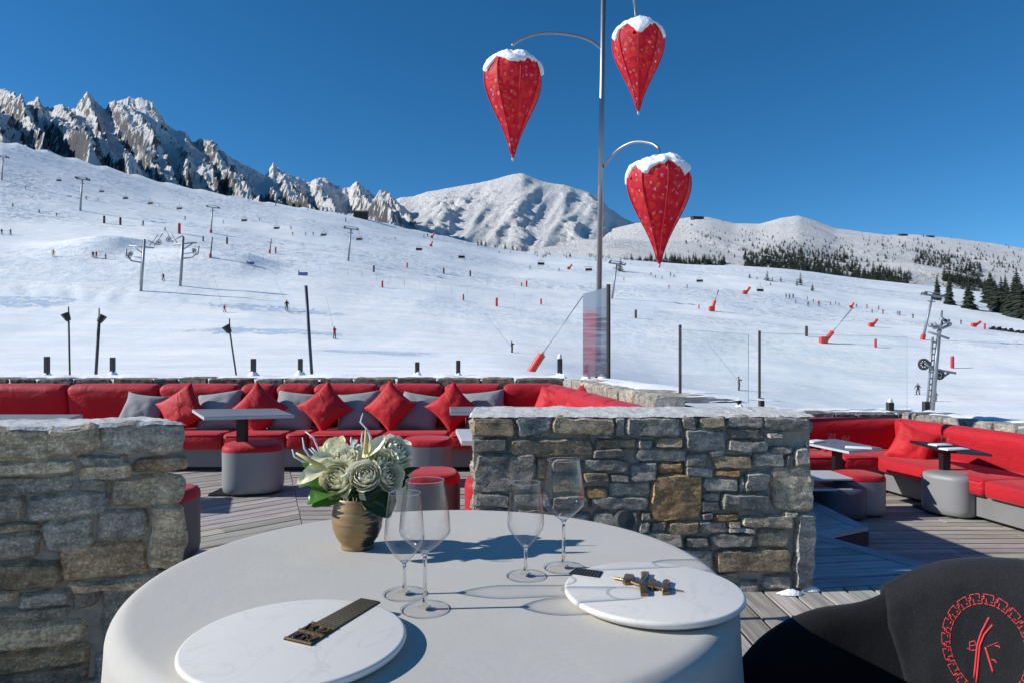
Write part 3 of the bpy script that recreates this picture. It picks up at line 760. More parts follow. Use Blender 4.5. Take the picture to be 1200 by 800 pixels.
# ------------------------------------------------------------------ pillows
def pillow(label, c, size, rz, lean, spin, mat, thick=.17, back=None, group='cushions lying on the benches'):
    mb = MB(); h = size / 2
    def surf(sgn):
        def fn(a, b):
            x, y = a * 2 - 1, b * 2 - 1
            pin = 1 - .15 * (1 - abs(x) ** 2.2) * abs(y) ** 2 ; pin2 = 1 - .15 * (1 - abs(y) ** 2.2) * abs(x) ** 2
            e = max(0, (1 - x * x) * (1 - y * y))
            wr = .018 * noise.noise((x * 2 + c[0] * 7, y * 2, sgn)) + .010 * noise.noise((x * 5, y * 5 + c[0], sgn)) + .006 * noise.noise((math.atan2(y, x) * 5, c[0], sgn))
            return (x * h * pin2, sgn * (thick / 2 * e ** .42 + wr * e), y * h * pin)
        return fn
    mb.grid(surf(-1), 18, 18, 0); mb.grid(surf(1), 18, 18, 1 if back else 0)
    o = mb.build('pillow', [mat, back] if back else mat, None, True, c)
    o.rotation_euler = (Matrix.Rotation(rz, 3, 'Z') @ Matrix.Rotation(lean, 3, 'X') @ Matrix.Rotation(spin, 3, 'Y')).to_euler()
    return tag(o, label, 'pillow', group)
def pil(px, py, sz, label, Y=7.24, rz=0., lean=-14, spin=45, mat=None, **k):
    p = at(px, py, Y); return pillow(label, p, sz, rad(rz), rad(lean), rad(spin), mat or M_PILRED, **k)
pil(213, 480, .46, 'red pillow on its corner, leftmost of the five red ones on the long bench', spin=56, rz=-8)
pil(302, 480, .46, 'red pillow partly hidden by the small grey table, second on the long bench', spin=41, rz=10)
pil(381, 477, .43, 'red pillow standing on its corner above the white flowers', spin=49, rz=4)
pil(457, 476, .43, 'red pillow standing on its corner directly above the glasses, fourth on the long bench', spin=40, rz=-9)
pil(530, 477, .42, 'red pillow beside the table edge, rightmost of the five on the long bench', spin=47)
pil(166, 482, .46, 'grey pillow lying low against the back at the left end of the row', Y=7.38, spin=-82, mat=M_PILGREY, lean=-34, rz=6)
pil(257, 482, .50, 'grey pillow between the first and second red pillows', Y=7.40, spin=-9, thick=.23, mat=M_PILGREY, lean=-30)
pil(345, 482, .50, 'grey pillow between the second and third red pillows', Y=7.40, spin=7, thick=.23, mat=M_PILGREY, lean=-30)
pil(420, 482, .49, 'grey pillow between the third and fourth red pillows', Y=7.40, spin=-7, thick=.23, mat=M_PILGREY, lean=-30)
pil(491, 483, .48, 'grey pillow between the fourth and fifth red pillows', Y=7.40, spin=10, thick=.23, mat=M_PILGREY, lean=-30)
pil(568, 481, .50, 'grey pillow at the right end of the row, half behind the stone wall', Y=7.40, spin=-7, thick=.23, mat=M_PILGREY, lean=-30)
pil(645, 474, .36, 'red pillow with a grey back in the far corner of the bench', Y=6.9, spin=12, rz=-30, lean=-22, back=M_PILGREY)
pil(678, 477, .34, 'red pillow with a grey back leaning on the short side bench', Y=6.1, spin=30, rz=-62, lean=-24, back=M_PILGREY)
pil(1070, 521, .46, 'lone red pillow in the corner of the lower terrace bench', Y=7.75, spin=20, rz=-34, lean=-20)

# ------------------------------------------------------------------ poufs
def pouf(label, x, y, z, w, h, side, top=M_RED, flat=.55, rz=0.):
    t = thing('pouf', label, 'stool', (x, y, z), rz, 'upholstered poufs around the low tables')
    def sq(a, i, r):
        n_ = 3.2; return r / ((abs(math.cos(a)) ** n_ + abs(math.sin(a)) ** n_) ** (1 / n_))
    r = w / 2
    mb = MB(); mb.lathe([(r * .90, .02), (r * .97, .035), (r, .08), (r * .995, h * .5), (r, h - .06)], 40, fr=sq, close_bot=True); mb.build('body', side, t, True)
    mb = MB(); mb.lathe([(r * 1.0, h - .061), (r * 1.003, h - .05), (r * .985, h - .025), (r * .93, h - .008), (r * .8, h), (r * .45, h + .006), (.001, h + .008)], 40, fr=sq)
    mb.build('seat_pad', top, t, True)
    mb = MB(); mb.lathe([(r * .84, 0), (r * .84, .022)], 24, close_bot=True, close_top=True, fr=sq); mb.build('foot', M_BLACK, t, 40)
    return t
pouf('grey pouf with a half sunlit red top in front of the small grey table', -2.25, 5.95, 0, .50, .43, M_GREY, rz=.25)
pouf('grey pouf with a red top behind the flowers, close to the long bench', -.78, 6.32, 0, .45, .425, M_GREY)
pouf('dark red topped pouf just behind the wine glasses', -.56, 4.55, 0, .42, .42, M_DKGREY, rz=.2)
pouf('all red pouf mostly hidden behind the stone wall', -.09, 4.36, 0, .42, .41, M_RED)
pouf('dark pouf with a red top peeking out beside the left stone wall', -2.07, 3.93, 0, .46, .42, M_DKGREY)
pouf('slate blue pouf behind the frosted step', 3.22, 6.72, -.4, .44, .31, M_NAVY, M_NAVY)
pouf('grey pouf with a red top on the lower deck', 3.48, 6.86, -.4, .44, .41, M_GREY)
pouf('plain grey pouf on the lower deck below the set table', 4.42, 6.83, -.4, .50, .415, M_GREY, M_GREY, rz=.5)

# ------------------------------------------------------------------ small tables
def low_table(label, corners, z, ped, pz, floor_z, edge=M_EDGE, top=M_TABLETOP, base=True):
    c = sum((Vector(q) for q in corners), Vector((0, 0))) / 4
    t = thing('cafe_table', label, 'table', (c.x, c.y, floor_z), 0, 'small pedestal tables along the benches')
    loc = [((q[0] - c.x), (q[1] - c.y)) for q in corners]; h = z - floor_z
    mb = MB(); mb.prism(loc, h - .026, h - .004, 1); mb.prism([(x * .985, y * .985) for x, y in loc], h - .0035, h, 0)
    mb.build('tabletop', [top, edge], t)
    px_, py_ = ped[0] - c.x, ped[1] - c.y
    mb = MB(); mb.box((px_, py_, (h - .03) / 2), (.075, .075, h - .03)); mb.build('pedestal', M_BLACK, t)
    if base: mb = MB(); mb.rbox((px_, py_, .012), (.42, .42, .02), .008); mb.build('base_plate', M_BLACK, t)
    return t
def quad(pts, z): return [tuple(onz(x, y, z).xy) for x, y in pts]
low_table('square grey table before the long bench, its top hiding the second red pillow', quad([(239, 488), (345, 485.5), (325, 478), (225, 479)], .70), .70, at(284, 0, 5.95).xy, 0, 0)
low_table('grey table half hidden by the left stone wall', quad([(-20, 493), (72, 493), (97, 485), (0, 485)], .70), .70, at(30, 0, 5.7).xy, 0, 0)
low_table('grey table partly hidden behind the stone wall at the end of the pillow row', quad([(527, 482.5), (622, 482.5), (612, 476), (527, 476)], .70), .70, at(575, 0, 6.0).xy, 0, 0)
low_table('pale table corner showing just past the stone wall edge', quad([(541, 516), (640, 516), (625, 502), (534, 502)], .70), .70, at(590, 0, 4.3).xy, 0, 0, top=M_EDGE)
R1 = quad([(940, 517), (995, 528), (1034, 524.3), (978, 513.5)], .25); R2 = quad([(1066, 515.2), (1107, 526.5), (1163, 531.6), (1119, 519.5)], .25)
low_table('grey table with two tumblers on the lower terrace', R1, .25, at(981, 0, 7.1).xy, 0, -.4)
low_table('dark table laid with napkins in front of the lone red pillow', R2, .25, at(1107, 0, 6.95).xy, 0, -.4, top=M_BLACK, edge=M_BLACK)
t = thing('side_shelf', 'low pale two tier side table beside the wall on the lower terrace', 'side table', (2.95, 6.75, -.4))
for zz in (.40, .30):
    mb = MB(); mb.rbox((0, 0, zz), (.62, .46, .022), .006); mb.build('shelf_board', M_EDGE, t)
for sx in (-.28, .28):
    for sy in (-.2, .2):
        mb = MB(); mb.box((sx, sy, .15), (.03, .03, .30)); mb.build('leg', M_BLACK, t)

# ------------------------------------------------------------------ things on the lower tables
def thin_glass(name='clear_glass', tint=(.985, .99, .99), base=.02, top=.5, edge=3.2, etint=None):
    m = bpy.data.materials.new(name); m.use_nodes = True; nt = m.node_tree; nt.nodes.remove(nt.nodes['Principled BSDF'])
    out = nt.nodes['Material Output']; tr = nt.nodes.new('ShaderNodeBsdfTransparent'); tr.inputs[0].default_value = (*tint, 1)
    gl = nt.nodes.new('ShaderNodeBsdfGlossy'); gl.inputs['Roughness'].default_value = .02
    lw = nt.nodes.new('ShaderNodeLayerWeight'); lw.inputs[0].default_value = .5
    p = math_(nt, 'POWER', lw.outputs['Facing'], edge)
    f = math_(nt, 'ADD', math_(nt, 'MULTIPLY', p, top), base)
    if etint: L(nt, mix(nt, math_(nt, 'POWER', lw.outputs['Facing'], 2.6), tint, etint), tr.inputs[0])
    m2 = nt.nodes.new('ShaderNodeMixShader'); L(nt, f, m2.inputs[0]); L(nt, tr.outputs[0], m2.inputs[1]); L(nt, gl.outputs[0], m2.inputs[2])
    L(nt, m2.outputs[0], out.inputs[0]); return m
M_GLASS = thin_glass()
def tumbler(label, x, y, z):
    mb = MB(); mb.lathe([(.001, 0), (.030, 0), (.033, .01), (.038, .095), (.0365, .095), (.032, .014), (.001, .013)], 24)
    return tag(mb.build('tumbler', M_GLASS, None, 30, (x, y, z)), label, 'glass', 'tumblers on the lower terrace tables')
for k, (px, py, nm) in enumerate(((975, 518.5, 'left hand tumbler on the grey lower terrace table'), (991, 521.5, 'right hand tumbler on the grey lower terrace table'), (1104, 520.5, 'left hand tumbler on the dark table near the lone pillow'), (1112, 521.5, 'right hand tumbler on the dark table near the lone pillow'))):
    p = onz(px, py, .25); tumbler(nm, p.x, p.y, .251)
def napkin(label, px, py, rz, z=.25, w=.24, h=.12):
    p = onz(px, py, z); mb = MB(); mb.rbox((0, 0, .006), (w, h, .011), .004); mb.rbox((.004, .003, .014), (w * .94, h * .9, .006), .002)
    o = mb.build('napkin', M_WHITE, None, 40, (p.x, p.y, z + .001)); o.rotation_euler.z = rz
    return tag(o, label, 'napkin', 'folded napkins on the lower terrace tables')
napkin('folded white napkin at the wall end of the grey table', 955, 517.5, .6)
napkin('folded white napkin at the near end of the grey table with tumblers', 1006, 525.0, -.4)
napkin('folded white napkin in the middle of the dark table', 1102, 521.6, .2, w=.20)
napkin('folded white napkin at the near edge of the dark table', 1118, 526.6, .2, w=.26)

# clumps of old snow left at the foot of the wall
for k, (px, py, w, nm) in enumerate(((948, 690, .10, 'small clump of old snow at the right foot of the stone wall'), (925, 694, .13, 'thin streak of old snow along the foot of the stone wall'))):
    p = onz(px, py, 0.); mb = MB()
    mb.grid(lambda a, b: ((w * .5 * b * (1 + .35 * noise.noise((math.cos(a * 6.283) * 2, math.sin(a * 6.283) * 2, k)))) * math.cos(a * 6.283), w * .22 * b * math.sin(a * 6.283), .022 * (1 - b * b) + .006 * noise.noise((a * 9, b * 5, k)) * (1 - b)), 28, 8)
    tag(mb.build('snow_clump', M_SNOWCAP, None, True, (p.x, p.y - .02, .002)), nm, 'snow clump')
# ------------------------------------------------------------------ the round table and its cloth
TX, TY, TR, TZ = -.151, 1.391, .585, .75
t = thing('round_table', 'round dining table hidden under a white cloth', 'table', (TX, TY, 0))
mb = MB(); mb.lathe([(.001, .715), (.565, .715), (.57, .72), (.57, .74), (.565, .745), (.001, .745)], 64); mb.build('tabletop', M_DECK if False else M_EDGE, t, 40)
mb = MB(); mb.lathe([(.24, 0), (.25, .01), (.24, .03), (.06, .05), (.045, .10), (.045, .70), (.10, .715)], 32, close_bot=True); mb.build('pedestal', M_BLACK, t, 40)
def cloth_mat():
    m, nt, bs = shade('pale_tablecloth'); v = coords(nt)
    w = nt.nodes.new('ShaderNodeTexWave'); w.inputs['Scale'].default_value = 210; w.inputs['Distortion'].default_value = 1.2; L(nt, v, w.inputs[0])
    w2 = nt.nodes.new('ShaderNodeTexWave'); w2.bands_direction = 'Y'; w2.inputs['Scale'].default_value = 210; w2.inputs['Distortion'].default_value = 1.2; L(nt, v, w2.inputs[0])
    f = noise_tex(nt, v, 5, 5, .6); f2 = noise_tex(nt, coords(nt, 'Object', (30, 400, 30), (0, 0, .4)), 1, 3)
    c = mix(nt, f, (.52, .49, .435), (.575, .54, .48)); c = mix(nt, ramp(nt, f2, [(.45, 0.), (.7, .06)]), c, (.47, .455, .43))
    L(nt, c, bs.inputs['Base Color']); bs.inputs['Roughness'].default_value = .85; bs.inputs['Specular IOR Level'].default_value = .15; bs.inputs['Sheen Weight'].default_value = .1
    f3 = noise_tex(nt, v, 190, 4, .8); c = mix(nt, ramp(nt, f3, [(.44, 0.), (.58, .42)]), c, (.42, .41, .39))
    h = math_(nt, 'ADD', w.outputs['Fac'], w2.outputs['Fac'])
    b = bump(nt, h, .3, .0008); b = bump(nt, f, .2, .012, b); b = bump(nt, noise_tex(nt, v, 14, 4, .6), .12, .005, b)
    L(nt, b, bs.inputs['Normal']); return m
mb = MB()
def cl(a, b):
    th = a * 2 * math.pi; s = b
    if s < .55: r = s / .55 * (TR - .035); z = 0
    elif s < .68:
        k = (s - .55) / .13 * math.pi / 2; r = TR - .035 + .035 * math.sin(k); z = -.035 * (1 - math.cos(k))
    else:
        k = (s - .68) / .32; z = -.035 - .58 * k
        fold = (math.sin(th * 9 + .7 * math.sin(th * 3)) * .5 + .5) ** 1.5
        r = TR + k ** 1.2 * (.015 + .055 * fold)
    if s < .6: z += .0007 * noise.noise((r * math.cos(th) * 6, r * math.sin(th) * 6, 3))
    return (r * math.cos(th), r * math.sin(th), TZ + z)
mb.grid(cl, 180, 70)
o = mb.build('tablecloth', cloth_mat(), None, True, (TX, TY, 0))
tag(o, 'plain pale grey cloth covering the round table', 'tablecloth')

# ------------------------------------------------------------------ show plates
def marble():
    m, nt, bs = shade('white_porcelain'); v = coords(nt)
    n_ = noise_tex(nt, v, 5, 4, .5, 1.2)
    vein = ramp(nt, n_, [(.488, 0.), (.5, .28), (.512, 0.)])
    c = mix(nt, vein, (.79, .745, .67), (.53, .52, .49)); L(nt, c, bs.inputs['Base Color'])
    bs.inputs['Roughness'].default_value = .32; bs.inputs['Specular IOR Level'].default_value = .4
    L(nt, bump(nt, noise_tex(nt, v, 25, 3), .08, .004), bs.inputs['Normal']); return m
M_PLATE = marble()
M_BAND = plain('blackened_bronze', (.035, .03, .024), .4, .6, var=.3, nscale=90, bstr=.2)
M_BRONZE = plain('gilt_bronze', (.26, .165, .075), .34, .85, var=.35, nscale=160, bscale=300, bstr=.3)
M_DARKINLAY = plain('dark_inlay', (.03, .026, .022), .5, .3, var=.3, nscale=60, bstr=.1)
def plate(label, x, y, r, zt=.77):
    t = thing('show_plate', label, 'plate', (x, y, TZ))
    h = zt - TZ
    mb = MB(); mb.lathe([(.001, .004), (r * .80, .002), (r * .90, .0015), (r * .975, h * .42), (r, h * .68), (r * .997, h * .85), (r * .985, h * .97), (r * .965, h), (.001, h)], 96)
    mb.build('disc', M_PLATE, t, 50); return t, h
def onplate(t, h, px, py, dz=0.):
    p = onz(px, py, TZ + h + dz); return Vector((p.x - t.location.x, p.y - t.location.y, h + dz))
t1, h1 = plate('large white plate with a long slatted bronze bar reaching its centre', -.3226, 1.02, .163)
def bil(c, a, b): return c[0].lerp(c[1], a).lerp(c[3].lerp(c[2], a), b)   # c: 4 corners in order
# dark slatted bar: corners far-left, far-right, near-right, near-left
bc = [onplate(t1, h1, 422, 701.2), onplate(t1, h1, 446, 705.4), onplate(t1, h1, 394.7, 737), onplate(t1, h1, 369, 730)]
mb = MB(); up = Vector((0, 0, 1))
def slab(mb, c, z0, z1, mi=0):
    mb.add([p + up * z0 for p in c] + [p + up * z1 for p in c], [(3, 2, 1, 0), (4, 5, 6, 7), (0, 1, 5, 4), (1, 2, 6, 5), (2, 3, 7, 6), (3, 0, 4, 7)], mi)
slab(mb, bc, -.001, .0012, 0)
for k in range(19):
    b0, b1 = (k + .12) / 19, (k + .50) / 19
    slab(mb, [bil(bc, .06, b0), bil(bc, .95, b0), bil(bc, .95, b1), bil(bc, .06, b1)], .0012, .0026, 1)
mb.build('slatted_bar', [M_BAND, plain('slat_bronze', (.16, .135, .10), .4, .7, nscale=80, bstr=.1)], t1)
gc = [onplate(t1, h1, 365.5, 730), onplate(t1, h1, 394.5, 737), onplate(t1, h1, 364.5, 756.5), onplate(t1, h1, 332.2, 749)]
mb = MB(); slab(mb, gc, -.001, .002, 0)
def stroke(mb, c, pts, w, z0=.002, z1=.0042, mi=1):
    P = [bil(c, a, b) for a, b in pts]
    for p, q in zip(P, P[1:]):
        d_ = (q - p).normalized(); n_ = Vector((d_.y, -d_.x, 0)) * w / 2
        slab(mb, [p + n_, q + n_, q - n_, p - n_], z0, z1, mi)
# worked gold end: a cross bar, a rim, and small raised signs on either side
for pts, w in (([(.02, .48), (.98, .50)], .004), ([(.02, .03), (.98, .03)], .003), ([(.02, .97), (.98, .97)], .003), ([(.12, .62), (.26, .88)], .003), ([(.30, .62), (.20, .88)], .003),
               ([(.52, .60), (.52, .90)], .0028), ([(.44, .74), (.64, .74)], .0028), ([(.72, .62), (.90, .62), (.80, .88)], .0028), ([(.20, .14), (.34, .40)], .0035), ([(.38, .12), (.30, .30), (.46, .42)], .003),
               ([(.50, .14), (.66, .16), (.60, .40)], .0035), ([(.70, .14), (.70, .40)], .003), ([(.80, .14), (.92, .28), (.78, .40)], .0032), ([(.06, .10), (.14, .42)], .0025), ([(.56, .28), (.74, .28)], .0025)):
    stroke(mb, gc, pts, w)
mb.build('gilt_end', [M_BAND, M_BRONZE], t1)
t2, h2 = plate('white plate with bronze branch ornament and a short slatted strip at its rim', .255, 1.235, .160)
bc = [onplate(t2, h2, 675.3, 665.2), onplate(t2, h2, 706.7, 669.4), onplate(t2, h2, 702.3, 676.6), onplate(t2, h2, 666.6, 671.6)]
mb = MB(); slab(mb, bc, -.001, .0012, 0)
for k in range(9):
    a0, a1 = (k + .12) / 9, (k + .42) / 9
    slab(mb, [bil(bc, a0, .06), bil(bc, a1, .06), bil(bc, a1, .94), bil(bc, a0, .94)], .0012, .0022, 1)
mb.build('slatted_strip', [M_BAND, plain('strip_bronze', (.16, .13, .09), .4, .7, nscale=80, bstr=.1)], t2)
zp = lambda x, y, dz=0.: onplate(t2, h2, 620 + x / 4.615, 620 + y / 4.615, dz)
mb = MB()
for poly in ([(512, 268), (520, 254), (566, 258), (572, 270), (560, 298), (520, 302), (505, 290)], [(604, 246), (622, 241), (650, 244), (640, 266), (622, 292), (600, 288), (612, 268)],
             [(590, 290), (618, 284), (632, 312), (640, 330), (645, 362), (604, 360), (598, 320)], [(650, 286), (672, 276), (692, 290), (692, 322), (670, 334), (648, 318)],
             [(722, 292), (740, 282), (762, 288), (752, 310), (760, 352), (722, 356), (718, 330)]):
    P = [zp(x, y) for x, y in poly]; n_ = len(P); c_ = sum(P, Vector()) / n_
    vs = [p - up * .001 for p in P] + [p + up * .0055 for p in P] + [c_ + (p - c_) * .82 + up * .0075 for p in P]
    fs = [(i, (i+1) % n_, n_+(i+1) % n_, n_+i) for i in range(n_)] + [(n_+i, n_+(i+1) % n_, 2*n_+(i+1) % n_, 2*n_+i) for i in range(n_)] + [tuple(range(2*n_, 3*n_))]
    mb.add(vs, fs)
mb.tube([zp(462, 262, .003), zp(490, 266, .004), zp(530, 275, .004)], .0028, 8)
mb.tube([zp(530, 275, .004), zp(600, 300, .005), zp(650, 305, .005), zp(720, 318, .005), zp(770, 322, .004), zp(838, 333, .002)], [.0025, .0035, .0035, .003, .0016, .0009], 8)
mb.tube([zp(610, 300, .005), zp(622, 268, .006)], .003, 8)
mb.build('branch_ornament', M_BRONZE, t2, 30)

# ------------------------------------------------------------------ stemmed glasses
M_GLASS2 = thin_glass('fine_crystal', (.985, .985, .985), .03, .75, 2.6, (.62, .63, .65))
M_GLASS3 = thin_glass('crystal_foot', (.995, .995, .995), .015, .35, 2.6, (.95, .95, .955))
def stem_glass():
    m, nt, bs = shade('solid_crystal'); bs.inputs['Transmission Weight'].default_value = 1.; bs.inputs['Roughness'].default_value = .0; bs.inputs['IOR'].default_value = 1.5; return m
M_STEM = stem_glass()
def wine_glass(label, px, py, big):
    p = onz(px, py, TZ + .001)
    if big: prof = [(.001, .0), (.0415, .0), (.0418, .0012), (.030, .0025), (.010, .0055), (.0042, .011), (.0034, .03), (.0034, .085), (.0042, .095), (.0075, .1), (.020, .109), (.0335, .121), (.0418, .1305), (.0442, .1365), (.0440, .144), (.0415, .170), (.0365, .202), (.0328, .2235)]
    else: prof = [(.001, .0), (.0390, .0), (.0393, .0012), (.028, .0024), (.010, .005), (.0040, .010), (.0032, .02), (.0032, .048), (.0042, .056), (.008, .0605), (.017, .070), (.0265, .082), (.0345, .0955), (.0370, .1035), (.0366, .112), (.0345, .138), (.0312, .168), (.0292, .186)]
    pr = prof[:]
    inner = [(r - .0011, z + .0006) for r, z in reversed(prof[10:])] + [(.001, prof[9][1] + .0015)]
    t = thing('wine_glass', label, 'glass', p, 0, 'stemmed glasses on the round table')
    mb = MB(); mb.lathe(prof[1:5], 56); mb.build('foot', M_GLASS3, t, 60)
    rf = prof[1][0]; mb = MB(); mb.tube([(rf * math.cos(a * .1309), rf * math.sin(a * .1309), .0009) for a in range(48)], .0007, 6, closed=True); mb.build('foot_rim', M_STEM, t, True)
    mb = MB(); mb.lathe(prof[4:10] + [(.0012, prof[9][1] + .002)], 24); mb.build('stem', M_STEM, t, 60)
    mb = MB(); mb.lathe([(.012, .0042), (.007, .0068), (.0042, .011)], 24); mb.build('knop', M_GLASS2, t, 60)
    mb = MB(); mb.lathe(prof[9:], 72); mb.build('bowl', M_GLASS2, t, 60)
    rr_, zr = prof[-1]; mb = MB(); mb.tube([(rr_ * math.cos(a * .0982), rr_ * math.sin(a * .0982), zr) for a in range(64)], .00065, 6, closed=True); mb.build('rim', M_STEM, t, True)
wine_glass('large wine glass nearest the left plate', 498, 713, True)
wine_glass('smaller wine glass left of the large one, next to the vase', 474, 695, False)
wine_glass('smaller wine glass in front of the stone wall, right of the shadow', 616, 674, False)
wine_glass('large wine glass standing behind the branch ornament plate', 660.5, 664.5, True)

# ------------------------------------------------------------------ vase and flowers
VP = onz(419, 641, TZ); VX, VY = VP.x, VP.y
def vase_mat():
    m, nt, bs = shade('gilded_pottery'); v = coords(nt)
    sp = nt.nodes.new('ShaderNodeSeparateXYZ'); L(nt, v, sp.inputs[0])
    w = noise_tex(nt, coords(nt, 'Object', (6, 6, 190)), 1.0, 3, .6)
    # gold leaf brushed over the front, with a torn edge
    dw = math_(nt, 'MULTIPLY', math_(nt, 'SUBTRACT', w, .5), .07)
    m1 = math_(nt, 'LESS_THAN', math_(nt, 'ADD', math_(nt, 'ADD', sp.outputs[0], dw), math_(nt, 'MULTIPLY', math_(nt, 'ABSOLUTE', math_(nt, 'SUBTRACT', sp.outputs[2], .065)), .32)), .036)
    m2 = math_(nt, 'MAXIMUM', math_(nt, 'GREATER_THAN', math_(nt, 'ADD', sp.outputs[0], dw), -.026), math_(nt, 'LESS_THAN', math_(nt, 'ADD', sp.outputs[2], dw), .078))
    mk = math_(nt, 'MULTIPLY', m1, m2)
    gold = mix(nt, w, (.21, .125, .055), (.46, .31, .15)); dark = mix(nt, w, (.018, .013, .010), (.045, .035, .028))
    L(nt, mix(nt, mk, dark, gold), bs.inputs['Base Color']); L(nt, math_(nt, 'MULTIPLY', mk, .35), bs.inputs['Metallic'])
    L(nt, math_(nt, 'ADD', .25, math_(nt, 'MULTIPLY', mk, .25)), bs.inputs['Roughness'])
    L(nt, bump(nt, w, .3, .0012), bs.inputs['Normal']); return m
mb = MB()
prof = [(.001, .0), (.036, .0), (.0375, .003), (.0365, .009), (.0385, .014), (.047, .026), (.0545, .044), (.0575, .064), (.0565, .084), (.052, .104), (.0495, .114), (.048, .116), (.046, .114), (.050, .085), (.050, .05), (.03, .02), (.001, .018)]
mb.lathe([(r + (.0003 * math.sin(z * 1500) if .014 < z < .11 else 0), z) for r, z in [(lerp(a[0], b[0], k / 6), lerp(a[1], b[1], k / 6)) for a, b in zip(prof, prof[1:]) for k in range(6)]], 64)
tag(mb.build('vase', vase_mat(), None, True, (VX, VY, TZ + .0005)), 'small gilded pottery vase of white roses on the cloth', 'vase')

def leafy(name, col, back=None, trans=.35, rough=.4, vein=True):
    m, nt, bs = shade(name); v = coords(nt)
    n_ = noise_tex(nt, v, 40, 4)
    c = mix(nt, n_, tuple(k * .75 for k in col), tuple(min(1, k * 1.2) for k in col))
    L(nt, c, bs.inputs['Base Color']); bs.inputs['Roughness'].default_value = rough; bs.inputs['Specular IOR Level'].default_value = .35
    out = nt.nodes['Material Output']; tl = nt.nodes.new('ShaderNodeBsdfTranslucent'); L(nt, c, tl.inputs[0])
    ms = nt.nodes.new('ShaderNodeMixShader'); ms.inputs[0].default_value = trans
    L(nt, bs.outputs[0], ms.inputs[1]); L(nt, tl.outputs[0], ms.inputs[2]); L(nt, ms.outputs[0], out.inputs[0])
    L(nt, bump(nt, noise_tex(nt, v, 120, 3), .25, .001), bs.inputs['Normal']); return m
M_PETAL = leafy('cream_petals', (.98, .87, .60), trans=.2, rough=.55); M_PETALW = leafy('white_petals', (.98, .89, .68), trans=.2, rough=.55)
M_SEPAL = leafy('greenish_petals', (.70, .74, .42), trans=.3); M_LEAF = leafy('glossy_leaf', (.08, .20, .028), trans=.28, rough=.3); M_DLEAF = leafy('deep_green_leaf', (.018, .05, .014), trans=.1, rough=.35)
M_SPATHE = leafy('anthurium_spathe', (.80, .76, .48), trans=.2, rough=.3); M_SPADIX = plain('spadix_yellow', (.62, .50, .16), .6, nscale=90, bscale=400, bstr=.5)
M_TWIG = plain('whitened_twig', (.72, .72, .74), .7, nscale=60, bstr=.3)
bq = thing('bouquet', 'bouquet of white roses, green leaves and white twigs in the gilded vase', 'flowers', (VX, VY, TZ + .10))
BASE = Vector((VX, VY, TZ + .10))
def rose(c, r, aim, mat, seed, opn=1.):
    rd = random.Random(seed); mb = MB(); n_ = 24
    for i in range(n_):
        f = i / (n_ - 1); ph = i * 2.39996 + rd.uniform(-.2, .2)
        rr = r * lerp(.10, .80, f ** .8); hgt = r * lerp(1.35, 1.15, f) * rd.uniform(.93, 1.05); half = lerp(1.5, .92, f) * rd.uniform(.9, 1.08)
        flare = lerp(-.12, .55, f ** 1.6) * opn; base_r = r * lerp(.05, .42, f); wob = rd.uniform(0, 9)
        def fn(a, b, rr=rr, hgt=hgt, half=half, flare=flare, base_r=base_r, ph=ph, wob=wob, f=f):
            x = a * 2 - 1; s = b
            wd_ = half * (1 - .55 * max(0, s - .55) ** 1.4 * (1 + abs(x)))          # rounded tip
            th = ph + x * wd_ * (.55 + .45 * math.sin(math.pi * min(1, s * .8 + .2)))
            bulge = math.sin(math.pi * min(1., s * .95)) * .30 * r * (.3 + f)
            R_ = lerp(base_r, rr, s ** .7) + bulge + flare * r * max(0, s - .6) ** 1.5 * 2.4 + .02 * r * math.sin(x * 5 + wob)
            z = -r * .75 + hgt * s * (1 - .10 * x * x * s) - flare * r * .9 * max(0, s - .72) ** 1.3
            return Vector((R_ * math.cos(th), R_ * math.sin(th), z))
        mb.grid(fn, 9, 8, 0)
    for i in range(5):
        ph = i * 1.2566 + rd.uniform(-.2, .2)
        mb.grid(lambda a, b, ph=ph: Vector(((.30 + .62 * b) * r * math.cos(ph + (a - .5) * 1.2 * (1 - b * b)), (.30 + .62 * b) * r * math.sin(ph + (a - .5) * 1.2 * (1 - b * b)), -r * .72 + .42 * r * b * b)), 5, 6, 1)
    mb.tube([(0, 0, -r * .7), (0, 0, -r * 1.3)], .003, 6, mi=1)
    o = mb.build('rose', [mat, M_SEPAL], bq, True, c - BASE, normals=False)
    o.rotation_euler = Vector(aim).to_track_quat('Z', 'Y').to_euler(); return o
for k, (px, py, Y, r, aim, mat) in enumerate([
    (394, 560, 1.485, .040, (-.25, -1, .42), M_PETAL), (427.5, 556, 1.475, .033, (.05, -1, .55), M_PETALW), (402, 537, 1.53, .033, (-.1, -.75, .9), M_PETALW),
    (391, 523, 1.585, .032, (-.3, -.35, 1), M_PETAL), (447, 540, 1.52, .034, (.35, -.7, .8), M_PETAL), (463, 527, 1.57, .038, (.55, -.5, .8), M_PETALW),
    (456, 557, 1.50, .031, (.55, -.9, .3), M_PETALW), (425, 528, 1.62, .032, (0, -.1, 1), M_PETALW), (470, 545, 1.58, .030, (.9, -.4, .4), M_PETAL), (370, 545, 1.56, .026, (-.9, -.4, .5), M_PETALW)]):
    rose(at(px, py, Y), r, aim, mat, 11 + k)
